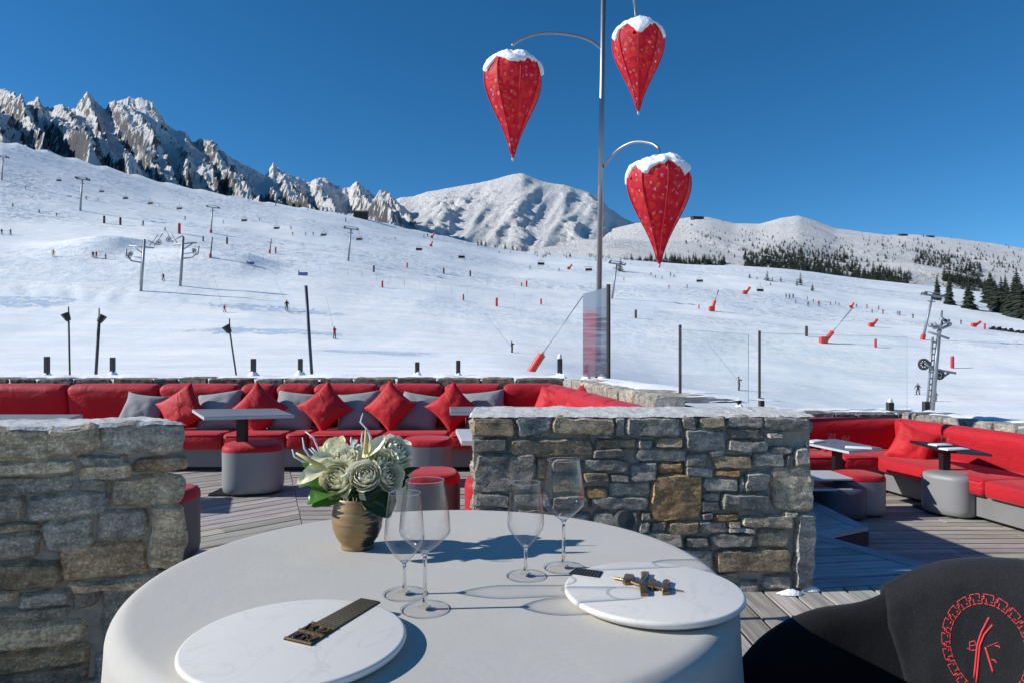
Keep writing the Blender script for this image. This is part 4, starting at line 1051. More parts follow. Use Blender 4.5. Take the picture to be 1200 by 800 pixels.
def leaf(pts, w, mat, curl=.25, name='leaf', nrm=(0, -.5, 1)):
    """leaf along a smooth path of points, with a mid fold"""
    P = [Vector(p) for p in pts]
    def path(s):
        x = s * (len(P) - 1); i = min(int(x), len(P) - 2); return P[i].lerp(P[i + 1], x - i)
    def sm(s):
        e = .12; return (path(max(0, s - e)) + path(s) * 2 + path(min(1, s + e))) / 4
    mb = MB()
    def fn(a, b):
        x = a * 2 - 1; p = sm(b); d_ = (sm(min(1, b + .05)) - sm(max(0, b - .05))).normalized()
        side = d_.cross(Vector(nrm)).normalized(); n_ = side.cross(d_).normalized()
        prof_ = math.sin(math.pi * min(1, b ** .75 * .97 + .015)) ** .8
        return p + side * x * w * prof_ + n_ * (abs(x) ** 1.5 * curl * w * prof_ + .05 * w * math.sin(b * 15 + x * 2)) - BASE
    mb.grid(fn, 8, 14); return mb.build(name, mat, bq, True, normals=False)
q = lambda x, y, Y: at(330 + x / 4.706, 480 + y / 4.706, Y)
leaf([q(330, 440, 1.52), q(250, 440, 1.47), q(190, 480, 1.45), q(135, 520, 1.45)], .030, M_LEAF)
leaf([q(300, 430, 1.52), q(200, 400, 1.5), q(130, 400, 1.49), q(90, 425, 1.49)], .021, M_LEAF)
leaf([q(320, 470, 1.50), q(270, 500, 1.46), q(215, 515, 1.45), q(160, 528, 1.45)], .024, M_LEAF)
leaf([q(260, 360, 1.55), q(200, 330, 1.53), q(150, 310, 1.53), q(110, 290, 1.54)], .016, M_LEAF)
leaf([q(480, 440, 1.52), q(540, 500, 1.47), q(570, 550, 1.46), q(598, 595, 1.46)], .033, M_DLEAF)
leaf([q(470, 450, 1.52), q(500, 490, 1.47), q(520, 530, 1.46), q(535, 575, 1.455)], .026, M_DLEAF)
leaf([q(560, 430, 1.54), q(630, 420, 1.53), q(670, 400, 1.53), q(700, 360, 1.54)], .022, M_DLEAF)
leaf([q(580, 400, 1.56), q(660, 360, 1.55), q(710, 330, 1.56), q(768, 315, 1.57)], .012, M_DLEAF)
leaf([q(600, 420, 1.56), q(660, 400, 1.56), q(690, 420, 1.57), q(700, 450, 1.57)], .014, M_DLEAF)
leaf([q(430, 430, 1.49), q(445, 480, 1.465), q(455, 520, 1.46), q(462, 555, 1.46)], .006, M_SEPAL)
leaf([q(330, 440, 1.50), q(350, 470, 1.465), q(360, 480, 1.46), q(385, 430, 1.455)], .010, M_SEPAL)
leaf([q(380, 230, 1.57), q(390, 190, 1.56), q(400, 170, 1.56), q(410, 160, 1.57)], .012, leafy('pale_blue_green_leaf', (.42, .55, .50)))
for k in range(8): leaf([q(380 + k * 25, 410, 1.54), q(375 + k * 26, 450, 1.51), q(372 + k * 27, 480, 1.52)], .016, M_DLEAF)
# anthuriums: a heart-shaped spathe each, and the spike
leaf([q(250, 310, 1.50), q(180, 340, 1.475), q(130, 375, 1.47), q(82, 405, 1.47)], .017, M_SPATHE, .35, 'spathe', (-.1, -1, .5))
leaf([q(290, 250, 1.53), q(220, 255, 1.50), q(175, 285, 1.49), q(150, 305, 1.50)], .014, M_SPATHE, .35, 'spathe', (-.1, -1, .8))
leaf([q(440, 250, 1.53), q(490, 220, 1.50), q(540, 175, 1.495), q(582, 135, 1.50)], .015, M_SPATHE, .35, 'spathe', (0, -1, .5))
for pts in ([q(222, 310, 1.475), q(150, 275, 1.47), q(80, 236, 1.47)], [q(465, 240, 1.50), q(466, 170, 1.495), q(466, 106, 1.495)]):
    mb = MB(); P = [p - BASE for p in pts]; mb.tube(P, [.0055, .0048, .0022], 10); mb.build('spadix', M_SPADIX, bq, True)
mb = MB(); mb.tube([q(150, 275, 1.4735) - BASE, q(80, 236, 1.471) - BASE], [.0035, .0022], 8); mb.build('spadix_tip', M_SEPAL, bq, True)
for pts in ([(200, 300), (120, 285), (70, 255), (58, 215)], [(230, 290), (150, 250), (125, 210), (115, 150)], [(230, 270), (205, 220), (175, 150), (130, 118)], [(200, 260), (180, 240), (150, 212)], [(205, 255), (185, 225), (165, 205)],
            [(480, 200), (492, 150), (470, 105), (435, 65), (448, 18)], [(450, 220), (440, 170), (446, 118)], [(480, 210), (490, 170), (480, 120)], [(385, 190), (383, 170), (384, 148)], [(330, 370), (355, 355), (385, 335)]):
    mb = MB(); mb.tube([q(x, y, 1.545 if y < 330 else 1.44) - BASE for x, y in pts], [.0022] * (len(pts) - 1) + [.0012], 6); mb.build('twig', M_TWIG, bq, True)
mb = MB()
for k in range(9):
    a = k * .7; mb.tube([(.02 * math.cos(a), .02 * math.sin(a), -.07), (.03 * math.cos(a), .03 * math.sin(a), .02)], .0025, 6)
mb.build('stems', M_DLEAF, bq, True)

M_SPOT = plain('dull_grey_cast_metal', (.06, .06, .062), .7, .2, bstr=.1)
# small round spotlight on the deck between table and wall
t = thing('spot_lamp', 'small round grey spotlight between the table and the stone wall', 'lamp', (.50, 3.04, 0))
mb = MB(); mb.tube([(0, 0, 0), (0, 0, .44)], .014, 10); mb.lathe([(.001, 0), (.07, 0), (.07, .012), (.02, .016)], 20, close_bot=True); mb.build('post', M_BLACK, t, 40)
mb = MB(); mb.lathe([(.001, -.025), (.040, -.025), (.046, -.018), (.046, .018), (.040, .026), (.001, .030)], 28); o = mb.build('head', M_SPOT, t, 40, (0, 0, .452)); o.rotation_euler = (rad(70), 0, rad(10))
mb = MB(); mb.lathe([(.046, -.004), (.0475, -.002), (.0475, .004), (.046, .006)], 28); o = mb.build('bezel', M_SPOT, t, 40, (0, 0, .452)); o.rotation_euler = (rad(70), 0, rad(10))

# ------------------------------------------------------------------ tub chair with the embroidered throw
CXX, CYY, RI, RO = .62, 1.02, .335, .405
HK = [(-180, .44), (-140, .47), (-120, .55), (-105, .62), (-90, .665), (-75, .69), (-60, .745), (-40, .80), (0, .82), (40, .80), (58, .765), (75, .695), (90, .672), (105, .63), (120, .55), (138, .47), (180, .44)]
def fleece(name, col, fuzz=.5):
    m, nt, bs = shade(name); v = coords(nt)
    n1 = noise_tex(nt, v, 10, 5, .6); n2 = noise_tex(nt, v, 260, 4, .7)
    c = mix(nt, n1, tuple(k * .7 for k in col), tuple(k * 1.25 for k in col)); c = mix(nt, ramp(nt, n2, [(.5, 0.), (.72, .5)]), c, tuple(k * 2.1 for k in col))
    L(nt, c, bs.inputs['Base Color']); bs.inputs['Roughness'].default_value = .95; bs.inputs['Specular IOR Level'].default_value = .08
    bs.inputs['Sheen Weight'].default_value = .16; bs.inputs['Sheen Roughness'].default_value = .5; bs.inputs['Sheen Tint'].default_value = (.5, .5, .55, 1)
    L(nt, bump(nt, n2, .6, .003, bump(nt, n1, .4, .015)), bs.inputs['Normal']); return m
M_THROW = fleece('charcoal_fleece', (.020, .020, .022)); M_SHELL = fleece('black_upholstery', (.010, .010, .011))
ch = thing('tub_chair', 'black tub chair at the table with a charcoal throw over its back', 'chair', (CXX, CYY, 0))
def hk(th): return sinterp(HK, th)
def shell(th, s, off=0.):
    """cross-section of the shell: s 0 inner bottom -> .5 rim -> 1 outer bottom"""
    a = rad(th); h = hk(th); rm = (RI + RO) / 2; hr = (RO - RI) / 2
    zb_i, zb_o = .40, .16
    if s < .42: k = s / .42; r = RI - off - .012 * math.sin(k * math.pi) * 0; z = lerp(zb_i, h - hr, k); r += (1 - k) * -.03
    elif s < .58: k = (s - .42) / .16 * math.pi; r = rm - (hr + off) * math.cos(k); z = h - hr + (hr + off) * math.sin(k)
    else: k = (s - .58) / .42; r = RO + off - .05 * k ** 2; z = lerp(h - hr, zb_o, k)
    return Vector((r * math.cos(a), r * math.sin(a), z))
mb = MB(); mb.grid(lambda a, b: shell(lerp(-140, 140, a), b), 110, 44); 
for th in (-140, 140):
    mb.add([shell(th, b / 20) for b in range(21)], [tuple(range(21))])
mb.build('shell', M_SHELL, ch, 60)
mb = MB(); mb.lathe([(.001, .14), (.33, .14), (.345, .17), (.345, .36), (.001, .36)], 48); mb.build('seat_base', M_SHELL, ch, 40)
mb = MB(); mb.lathe([(.001, .36), (.30, .36), (.325, .385), (.322, .43), (.29, .458), (.001, .468)], 48); mb.build('seat_cushion', M_SHELL, ch, True)
for k in range(4):
    a = rad(45 + 90 * k); mb = MB(); mb.tube([(.27 * math.cos(a), .27 * math.sin(a), 0), (.25 * math.cos(a), .25 * math.sin(a), .15)], [.012, .018], 10); mb.build('leg', M_BLACK, ch, True)
th_t = link('throw', None, None, (CXX, CYY, 0)); th_t.empty_display_size = .1
tag(th_t, 'charcoal fleece throw with a red embroidered K in a ring, over the chair back', 'throw')
def throw_pt(th, s, off=.012):
    p = shell(th, s, off); e = clamp((72 - th) / 12) * clamp((th + 72) / 12)
    a = rad(th); wv = .010 * noise.noise((th * .05, s * 3.0, 2)) + .004 * noise.noise((th * .2, s * 9, 5))
    return p + Vector((-math.cos(a), -math.sin(a), 0)) * (wv if s < .5 else -wv)
mb = MB()
def thr(a, b):
    s = lerp(.06, .86, b)
    th = lerp(-70, 70 - 10 * clamp((.40 - s) / .34), a)
    return throw_pt(th, s)
mb.grid(thr, 90, 60)
o = mb.build('cloth', M_THROW, th_t, True)
md = o.modifiers.new('thickness', 'SOLIDIFY'); md.thickness = .012; md.offset = 0
# embroidery, laid on the inner face of the throw
M_THREAD = plain('red_thread', (.66, .05, .055), .55, var=.15, nscale=300, bscale=900, bstr=.4)
EC = (1163.0, 754.0); ETH, EZ = 41.0, .662
def emb(px, py, off=0.0062):
    dth = -math.degrees((px - EC[0]) * .00155 / RI); z = EZ - (py - EC[1]) * .00155
    th = ETH + dth; h = hk(th); hr = (RO - RI) / 2
    s = (z - .40) / (h - hr - .40) * .42
    if s > .42: s = .42
    p = throw_pt(th, s); a = rad(th)
    return p + Vector((-math.cos(a), -math.sin(a), 0)) * (off)
def zz(x, y): return (1060 + x / 5.714, 660 + y / 5.714)
def thread(mb, pts, r):
    P = []
    for (x0, y0), (x1, y1) in zip(pts, pts[1:]):
        for k in range(5): P.append(emb(lerp(x0, x1, k / 5), lerp(y0, y1, k / 5)))
    P.append(emb(*pts[-1])); mb.tube(P, r, 6)
mb = MB()
thread(mb, [zz(590, 320), zz(545, 430), zz(522, 520), zz(508, 735)], .0018)
thread(mb, [zz(612, 362), zz(562, 440), zz(537, 520), zz(522, 775)], .0018)
thread(mb, [zz(570, 520), zz(597, 590), zz(625, 662)], .0020)
thread(mb, [zz(580, 515), zz(612, 490), zz(650, 462)], .0006)
thread(mb, [zz(632, 492), zz(655, 486), zz(662, 496)], .0012); thread(mb, [zz(612, 585), zz(630, 583), zz(646, 597)], .0012)
thread(mb, [zz(462, 555), zz(490, 562), zz(518, 552)], .0010); thread(mb, [zz(478, 560), zz(476, 512), zz(505, 495), zz(518, 520)], .0010); thread(mb, [zz(478, 535), zz(515, 520)], .0008)
mb.build('monogram', M_THREAD, th_t, True)
mb = MB()
NK = 20
for k in range(NK):
    a0 = 2 * math.pi * k / NK; st_ = 2 * math.pi / NK
    def rp(u, v): # u along the ring 0..1, v -1..1 across
        a = a0 + u * st_; R_ = 1 + v * .10
        return (EC[0] + 45.5 * R_ * math.cos(a), EC[1] - 3 + 55 * R_ * math.sin(a))
    for pts in ([(.02, -1), (.45, -1), (.45, .0)], [(.30, .0), (.30, 1), (.02, 1)], [(.12, -.45), (.30, -.45)], [(.45, .45), (.70, .45)], [(.45, .0), (.62, .0), (.62, 1), (.98, 1)], [(.62, -1), (.95, -1)], [(.78, -1), (.78, .1)]):
        thread(mb, [rp(*p) for p in pts], .00085)
mb.build('key_ring', M_THREAD, th_t, True)
# ------------------------------------------------------------------ mast with three fabric lanterns
def ptz(px, py, Y): return at(px, py, Y)
mast = thing('mast', 'tall slim steel mast with three curved arms at the corner of the terrace', 'mast', (1.04, 8.28, .86))
MO = Vector((1.04, 8.28, .86)); top = at(709.5, -160, 8.28)
mb = MB(); mb.tube([Vector((0, 0, 0)), top - MO], [.036, .028], 16); mb.build('pole', M_STEEL, mast, True)
def arm(pts, name='arm'):
    P = [Vector(p) for p in pts]; Q = []
    for i in range(len(P) - 1):
        p0, p1, p2, p3 = P[max(i-1, 0)], P[i], P[i+1], P[min(i+2, len(P)-1)]
        for k in range(6):
            t = k / 6; Q.append(.5 * ((2*p1) + (p2-p0)*t + (2*p0-5*p1+4*p2-p3)*t*t + (3*p1-p0-3*p2+p3)*t**3))
    Q.append(P[-1]); mb = MB(); mb.tube([q_ - MO for q_ in Q], .016, 10); return mb.build(name, M_STEEL, mast, True)
def hook(p, q_):
    mb = MB(); mb.tube([Vector(p) - MO, Vector(p) - MO + Vector((.012, 0, -.03)), Vector(q_) - MO + Vector((-.012, 0, .02)), Vector(q_) - MO], .007, 6); mb.build('hook', M_BLACK, mast, True)
arm([at(706.5, 59, 8.28), at(690, 47, 8.28), at(665, 40.5, 8.28), at(635, 39.5, 8.28), at(612, 46, 8.28), at(600, 54, 8.28)]); hook(at(600, 54, 8.28), at(601, 64, 8.28))
arm([at(707, 197, 8.28), at(722, 178, 8.05), at(742, 167, 7.85), at(762, 168, 7.6), at(772, 174, 7.48)]); hook(at(772, 174, 7.48), at(773, 184, 7.45))
arm([at(709, -52, 8.28), at(722, -50, 8.6), at(736, -25, 9.0), at(743, 2, 9.3), at(745, 20, 9.35)]); hook(at(745, 20, 9.35), at(746.5, 27, 9.35))
def lantern_mat():
    m = bpy.data.materials.new('perforated_red_fabric'); m.use_nodes = True; nt = m.node_tree; bs = nt.nodes['Principled BSDF']; out = nt.nodes['Material Output']
    v = coords(nt, 'Object'); oi = nt.nodes.new('ShaderNodeObjectInfo'); va = nt.nodes.new('ShaderNodeVectorMath'); L(nt, v, va.inputs[0]); L(nt, oi.outputs['Location'], va.inputs[1]); v = va.outputs[0]
    vo = nt.nodes.new('ShaderNodeTexVoronoi'); vo.inputs['Scale'].default_value = 16.5; L(nt, v, vo.inputs[0])
    vw = nt.nodes.new('ShaderNodeTexVoronoi'); vw.inputs['Scale'].default_value = 15; L(nt, v, vw.inputs[0])
    sp = nt.nodes.new('ShaderNodeSeparateColor'); L(nt, vo.outputs['Color'], sp.inputs[0])
    d = math_(nt, 'ADD', vo.outputs['Distance'], math_(nt, 'MULTIPLY', math_(nt, 'SUBTRACT', noise_tex(nt, v, 45, 2), .5), .75))
    rad_ = math_(nt, 'ADD', .20, math_(nt, 'MULTIPLY', sp.outputs[1], .22))
    spot = math_(nt, 'LESS_THAN', d, rad_); hole = math_(nt, 'MULTIPLY', spot, math_(nt, 'GREATER_THAN', sp.outputs[0], .975))
    pale = math_(nt, 'MULTIPLY', math_(nt, 'MULTIPLY', spot, math_(nt, 'LESS_THAN', sp.outputs[0], .975)), math_(nt, 'GREATER_THAN', sp.outputs[0], .33))
    n_ = noise_tex(nt, v, 9, 4, .6); vc = mix(nt, n_, (.60, .004, .030), (.84, .014, .062))
    patch = mix(nt, math_(nt, 'GREATER_THAN', sp.outputs[2], .62), vc, (.85, .045, .05))
    pcol = mix(nt, math_(nt, 'GREATER_THAN', sp.outputs[2], .45), (.90, .50, .42), (.62, .50, .70)); pcol = mix(nt, math_(nt, 'GREATER_THAN', sp.outputs[1], .6), pcol, (.85, .22, .10))  # spot colours paint the sky and inside light showing through the cut-outs
    patch = mix(nt, math_(nt, 'MULTIPLY', pale, .85), patch, pcol)
    L(nt, patch, bs.inputs['Base Color']); bs.inputs['Roughness'].default_value = .55
    cre = noise_tex(nt, coords(nt, 'Object', (1, 1, 1.6)), 16, 4, .6, .8); L(nt, bump(nt, cre, .6, .02), bs.inputs['Normal'])
    tl = nt.nodes.new('ShaderNodeBsdfTranslucent'); L(nt, patch, tl.inputs[0])
    m1 = nt.nodes.new('ShaderNodeMixShader'); m1.inputs[0].default_value = .50; L(nt, bs.outputs[0], m1.inputs[1]); L(nt, tl.outputs[0], m1.inputs[2])
    tr = nt.nodes.new('ShaderNodeBsdfTransparent'); m2 = nt.nodes.new('ShaderNodeMixShader')
    L(nt, hole, m2.inputs[0]); L(nt, m1.outputs[0], m2.inputs[1]); L(nt, tr.outputs[0], m2.inputs[2]); L(nt, m2.outputs[0], out.inputs[0]); return m
M_LANT = lantern_mat(); M_RIB = plain('dark_red_piping', (.52, .008, .03), .6, nscale=20)
LP = [(0, .05), (.012, .30), (.03, .52), (.065, .74), (.11, .90), (.17, .985), (.23, 1.0), (.30, .975), (.38, .90), (.46, .79), (.54, .66), (.62, .52), (.70, .385), (.78, .265), (.85, .175), (.91, .112), (.96, .070), (1.0, .045)]
def lantern(label, px, py0, py1, wpx, Y, rot):
    top = at(px, py0, Y); H = (py1 - py0) / F * Y; Rm = wpx / 2 / F * Y
    t = thing('lantern', label, 'lantern', top, rot, 'red fabric lanterns on the mast')
    NP = 8
    def fr(a, i, r):
        u = (a / (2 * math.pi) * NP) % 1.0; return r * (math.cos(math.pi / NP) / math.cos((u - .5) * 2 * math.pi / NP) * .55 + .45 - .02)
    pr = [(interp(LP, s) * Rm, -s * H) for s in [k / 46 for k in range(47)]]
    mb = MB(); mb.lathe(pr, 64, fr=fr); mb.build('fabric_shade', M_LANT, t, 35)
    for k in range(NP):
        a = 2 * math.pi * k / NP
        mb = MB(); mb.tube([(r * 1.0 * math.cos(a), r * 1.0 * math.sin(a), z) for r, z in pr[2::3]], .0055, 6); mb.build('rib', M_RIB, t, True)
    mb = MB(); mb.tube([(0, 0, -H + .03), (0, 0, -H - .01), (0, 0, -H - .035)], [.018, .016, .008], 10); mb.build('tip', M_EDGE, t, True)
    # snow heaped on the top, with tongues hanging over the shoulder
    sd_ = px
    def sn(a, b):
        th = a * 2 * math.pi; tongue = .145 + .05 * math.sin(th * 5 + sd_) + .06 * noise.noise((math.cos(th) * 2.2, math.sin(th) * 2.2, sd_)) + .05 * noise.noise((math.cos(th) * 6, math.sin(th) * 6, sd_))
        tongue = clamp(tongue + .05 * max(0, noise.noise((math.cos(th) * 9, math.sin(th) * 9, sd_ + 1))), .075, .25)
        s = b * tongue; q_ = interp(LP, s) if b > 0 else 0
        r = q_ * Rm; z = -s * H
        lump = (.034 + .045 * noise.noise((math.cos(th) * r * 8, math.sin(th) * r * 8, sd_)) + .030 * noise.noise((math.cos(th) * r * 22, math.sin(th) * r * 22, sd_ + 3)))
        lift = lump * (1 - b ** 3.) ** .5
        n_ = Vector((math.cos(th), math.sin(th), 0)) * (b ** 1.5)
        p = Vector((r * math.cos(th), r * math.sin(th), z)) + n_ * (lift * .6 + .006) + Vector((0, 0, 1)) * lift * (1 - .55 * b)
        if b >= 1: p -= n_ * .02
        return p
    mb = MB(); mb.grid(sn, 72, 20); mb.build('snow_cap', M_SNOWCAP, t, True)
lantern('red lantern with a snow cap on the left arm of the mast', 601, 66, 186, 70, 8.28, .25)
lantern('smallest red lantern with a snow cap, hung from the topmost arm', 748, 28, 132, 61, 9.35, .6)
lantern('largest red lantern with a snow cap, hanging lowest above the slope', 772.5, 186, 310, 77, 7.45, .05)

# ------------------------------------------------------------------ glass screens and the things along the coping
def pane_mat(): return thin_glass('tinted_pane', (.935, .965, .96), .02, .45)
M_PANE = pane_mat(); M_PEDGE = plain('pane_edge_green', (.25, .36, .36), .3, bstr=0)
def screen(label, a, b, z0a, z0b, z1a, z1b, post_at=(True, False), mat=None, pw=.022):
    a, b = Vector(a), Vector(b); t = thing('glass_screen', label, 'glass screen', (a.x, a.y, z0a), 0)
    d_ = (b - a).normalized(); n_ = Vector((d_.y, -d_.x)) * .005
    mb = MB(); v = []
    for s_ in (n_, -n_):
        v += [(a.x + s_.x, a.y + s_.y, z0a), (b.x + s_.x, b.y + s_.y, z0b), (b.x + s_.x, b.y + s_.y, z1b), (a.x + s_.x, a.y + s_.y, z1a)]
    O_ = Vector((a.x, a.y, z0a)); mb.add([Vector(p) - O_ for p in v[:4]], [(0, 1, 2, 3)])
    mb.build('pane', mat or M_PANE, t)
    mb = MB(); mb.tube([Vector((a.x, a.y, z1a)) - O_, Vector((b.x, b.y, z1b)) - O_, Vector((b.x, b.y, z0b)) - O_], .0022, 5); mb.build('pane_edge', M_PEDGE, t)
    for f_, p, z0, z1 in ((post_at[0], a, z0a, z1a), (post_at[1], b, z0b, z1b)):
        if f_: mb = MB(); mb.tube([Vector((p.x, p.y, z0 - .05)) - O_, Vector((p.x, p.y, z1 + .03)) - O_], pw / 2, 8); mb.build('post', M_POST, t)
    return t
pa, pb = at(797, 0, 4.85), at(877, 0, 4.05); screen('glass wind screen on the short pale wall with a dark post on its left', pa.xy, pb.xy, .90, .90, 1.37, 1.31)
pa, pb = at(890, 0, 8.95), at(1063, 0, 9.0); screen('wide glass wind screen behind the red bench of the lower terrace', pa.xy, pb.xy, .46, .46, 1.47, 1.42, pw=.035)
# end pane beside the mast, the bench's red reflection painted as pink streaks
def reflection_mat():
    m = bpy.data.materials.new('pane_pink_reflection'); m.use_nodes = True; nt = m.node_tree; bs = nt.nodes['Principled BSDF']; out = nt.nodes['Material Output']
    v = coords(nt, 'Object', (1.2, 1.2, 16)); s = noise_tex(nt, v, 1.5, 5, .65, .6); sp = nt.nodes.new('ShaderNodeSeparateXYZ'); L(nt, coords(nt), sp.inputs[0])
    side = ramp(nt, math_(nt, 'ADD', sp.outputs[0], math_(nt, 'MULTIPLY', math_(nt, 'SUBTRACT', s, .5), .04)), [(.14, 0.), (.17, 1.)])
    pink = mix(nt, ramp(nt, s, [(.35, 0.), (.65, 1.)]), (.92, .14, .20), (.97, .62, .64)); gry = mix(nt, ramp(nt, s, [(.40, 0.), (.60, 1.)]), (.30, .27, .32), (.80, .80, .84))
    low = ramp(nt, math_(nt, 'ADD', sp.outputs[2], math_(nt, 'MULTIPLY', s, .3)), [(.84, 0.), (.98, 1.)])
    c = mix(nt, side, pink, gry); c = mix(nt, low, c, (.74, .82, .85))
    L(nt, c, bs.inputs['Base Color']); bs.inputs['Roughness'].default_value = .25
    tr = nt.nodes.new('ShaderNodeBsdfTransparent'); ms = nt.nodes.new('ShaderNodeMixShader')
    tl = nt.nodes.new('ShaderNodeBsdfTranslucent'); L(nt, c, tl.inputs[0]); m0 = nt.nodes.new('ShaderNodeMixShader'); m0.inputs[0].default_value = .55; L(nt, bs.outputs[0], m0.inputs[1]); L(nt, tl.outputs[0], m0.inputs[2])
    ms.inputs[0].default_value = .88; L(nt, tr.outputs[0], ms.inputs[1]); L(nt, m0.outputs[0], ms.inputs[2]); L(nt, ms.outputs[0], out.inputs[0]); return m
pa, pb = at(683, 0, 8.12), at(713, 0, 8.12); screen('narrow screen of glass with a painted pink and grey reflection beside the mast', pa.xy, pb.xy, .93, .93, 1.90, 1.99, (False, True), reflection_mat(), .05)

def low_post(label, px, py0, py1, Y, w=.085, snow=.4):
    t = thing('post', label, 'post', at(px, py1 + 1.5, Y), 0, 'short dark posts along the snowy coping'); h = (py1 - py0 + 1.5) / F * Y
    mb = MB(); mb.rbox((0, 0, h / 2), (w, w, h), .008); mb.build('stump', M_POST, t)
    def sn(a, b): th = a * 6.283; r = w * (.45 + 1.15 * b + .3 * noise.noise((math.cos(th), math.sin(th), px))); return (r * math.cos(th), r * math.sin(th), .055 * (1 - b) ** 1.3 - .015 * b)
    mb = MB(); mb.grid(sn, 16, 5); mb.build('snow_collar', M_SNOWCAP, t, True)
    if snow > .5: mb = MB(); mb.ball((0, 0, h + .01), (w * .45, w * .45, .05), 10, 6); mb.build('snow_cap', M_SNOWCAP, t, True)
pn = [(55, 417.5, 440, 8.35, .062, 0), (132, 418.5, 438, 8.35, .06, 0), (297, 420, 438, 8.35, .065, 0), (352, 420, 437, 8.35, .06, 0), (489, 424, 439, 8.35, .06, 0), (537, 422, 440, 8.35, .06, 0)]
for k, (px, a, b, Y, w, s) in enumerate(pn): low_post(ORD[k] + ' short dark post from the left along the coping behind the long bench', px, a, b, Y, w * .85, s)
low_post('short dark post capped with snow, just left of the pink screen', 656, 420, 440, 8.3, .06, 1)
low_post('short dark post standing under the left edge of the pink screen', 687, 427, 441, 8.2, .045)
low_post('short dark post standing under the right edge of the pink screen', 707, 425, 441, 8.2, .055)
low_post('short dark post right of the glass screen with the tall dark edge', 892.5, 466, 483, 8.9, .06)
low_post('short dark post seen through the glass screen beneath the tow skier', 866, 467, 476, 8.9, .05)
low_post('short dark post with a snow cap behind the red bench of the lower terrace', 1043, 471, 485, 9.0, .075, 1)
low_post('short dark post standing beside the grey tow lift tower', 1085, 470, 488, 9.0, .07)

# torches and bare poles stuck in the snow behind the coping
def torch(label, x0, y0, x1, y1, Y, r=.012, lit=0.):
    b_ = at(x0, y0, Y); tp = at(x1, y1, Y) - b_
    t = thing('torch', label, 'torch', b_, 0, 'garden torches in the snow behind the coping')
    mb = MB(); mb.tube([(0, 0, -.1), tp], r, 8); mb.build('pole', M_POST, t, True)
    d_ = tp.normalized(); q_ = d_.to_track_quat('Z', 'Y').to_matrix()
    mb = MB(); m_ = q_ @ Euler((rad(18), rad(14), 0)).to_matrix(); mb.lathe([(.028, 0), (.036, .02), (.055, .11), (.050, .11), (.03, .03), (.001, .02)], 6, close_bot=True)
    mb.v = [tuple(m_ @ Vector(v_)) for v_ in mb.v]; mb.build('burner', M_BLACK, t, 30, tp)
    mb = MB(); mb.tube([Vector((0, 0, 0)), Vector((.0, 0, .15)) + d_ * .04], .008, 6); mb.build('wick', M_BLACK, t, False, tp)
torch('straight brown torch with a black burner, leftmost behind the coping', 82, 438, 80.5, 376, 9.2)
torch('thicker dark torch leaning slightly right, second behind the coping', 112, 438, 116, 378, 9.2, .02)
torch('short torch leaning left in the snow beyond the grey pillow', 277.5, 435, 269.5, 390, 9.2)
def snow_pole(label, x0, y0, x1, y1, Y, r, mat=None):
    b_ = at(x0, y0, Y); mb = MB(); mb.tube([(0, 0, -.1), at(x1, y1, Y) - b_], r, 8)
    return tag(mb.build('marker_pole', mat or M_POST, None, True, b_), label, 'pole')
M_BLUEP = plain('dark_blue_pole', (.02, .03, .06), .5, bstr=0)
snow_pole('long dark blue pole leaning left behind the long bench', 366, 439, 358.5, 335, 9.4, .022, M_BLUEP)

# red snow gun nearest to the terrace, and its smaller siblings up the piste
M_GUNRED = plain('snow_gun_red', (.62, .05, .03), .5, var=.15, nscale=4, bscale=20); M_PADRED = plain('red_padding', (.50, .025, .03), .6, var=.15, nscale=4)
M_DARK = plain('dark_clothing', (.02, .022, .03), .8, nscale=6)
def snow_gun(label, px, py, surf, hpx, lean, lance=None, box=True, Y=None):
    p = drop(px, py, surf) if Y is None else at(px, py, Y); k = hpx / F * p.y
    t = thing('snow_gun', label, 'snow gun', p, 0, 'red snow guns along the piste')
    d_ = Vector((math.sin(rad(lean)), 0, math.cos(rad(lean))))
    mb = MB()
    if box: mb.rbox((0, 0, k * .22), (k * .5, k * .4, k * .46), k * .05)
    else: mb.lathe([(.001, 0), (k * .42, 0), (k * .42, .10 * k), (.15 * k, .13 * k)], 16)
    mb.build('base', M_GUNRED, t, 40)
    mb = MB(); mb.tube([d_ * k * .1, d_ * k * .95], k * .15, 12); mb.tube([d_ * k * .93, d_ * k * 1.0], k * .16, 12); mb.build('barrel', M_GUNRED, t, 40)
    if lance:
        e = Vector(((lance[0] - px) / F * p.y, 0, -(lance[1] - py) / F * p.y)); mb = MB(); mb.tube([d_ * k * .95, e], max(.012, .0009 * p.y * .8), 6); mb.build('lance', M_GALV, t, True)
    mb = MB(); mb.ball(d_ * k * 1.0, k * .10, 8, 5); mb.build('cap', M_EDGE, t, True)
snow_gun('largest red snow gun just beyond the coping with a long thin lance', 619, 440, 'slope', 30, 33, (683, 347), False, Y=17)
snow_gun('red snow gun with a long lance beyond the lower terrace', 965, 402, 'slope', 17, 38, (1000, 360))
snow_gun('small red snow gun with an upright lance below the snowy conifers', 834, 365, 'slope', 13, 16, (842, 340))
snow_gun('small red snow gun left of the conifers, without a lance', 873, 345, 'slope', 10, 35)
snow_gun('red snow gun between the ski class and the lift tower', 1021, 383, 'slope', 11, 38)
snow_gun('tiny red snow gun at the end of the ski class row', 997, 361, 'slope', 7, 30)
snow_gun('red snow gun below the group of large conifers', 1141, 383, 'slope', 10, 52)
snow_gun('tiny red snow gun under the snowy peak, left of the mast', 666.5, 316, 'slope', 7, 30)
snow_gun('tiny red snow gun on the ridge below the snowy peak', 505, 289, 'slope', 6, 15)
snow_gun('tiny red snow gun standing on the ridge line with the upper skiers', 506, 279, 'slope', 6, 25)

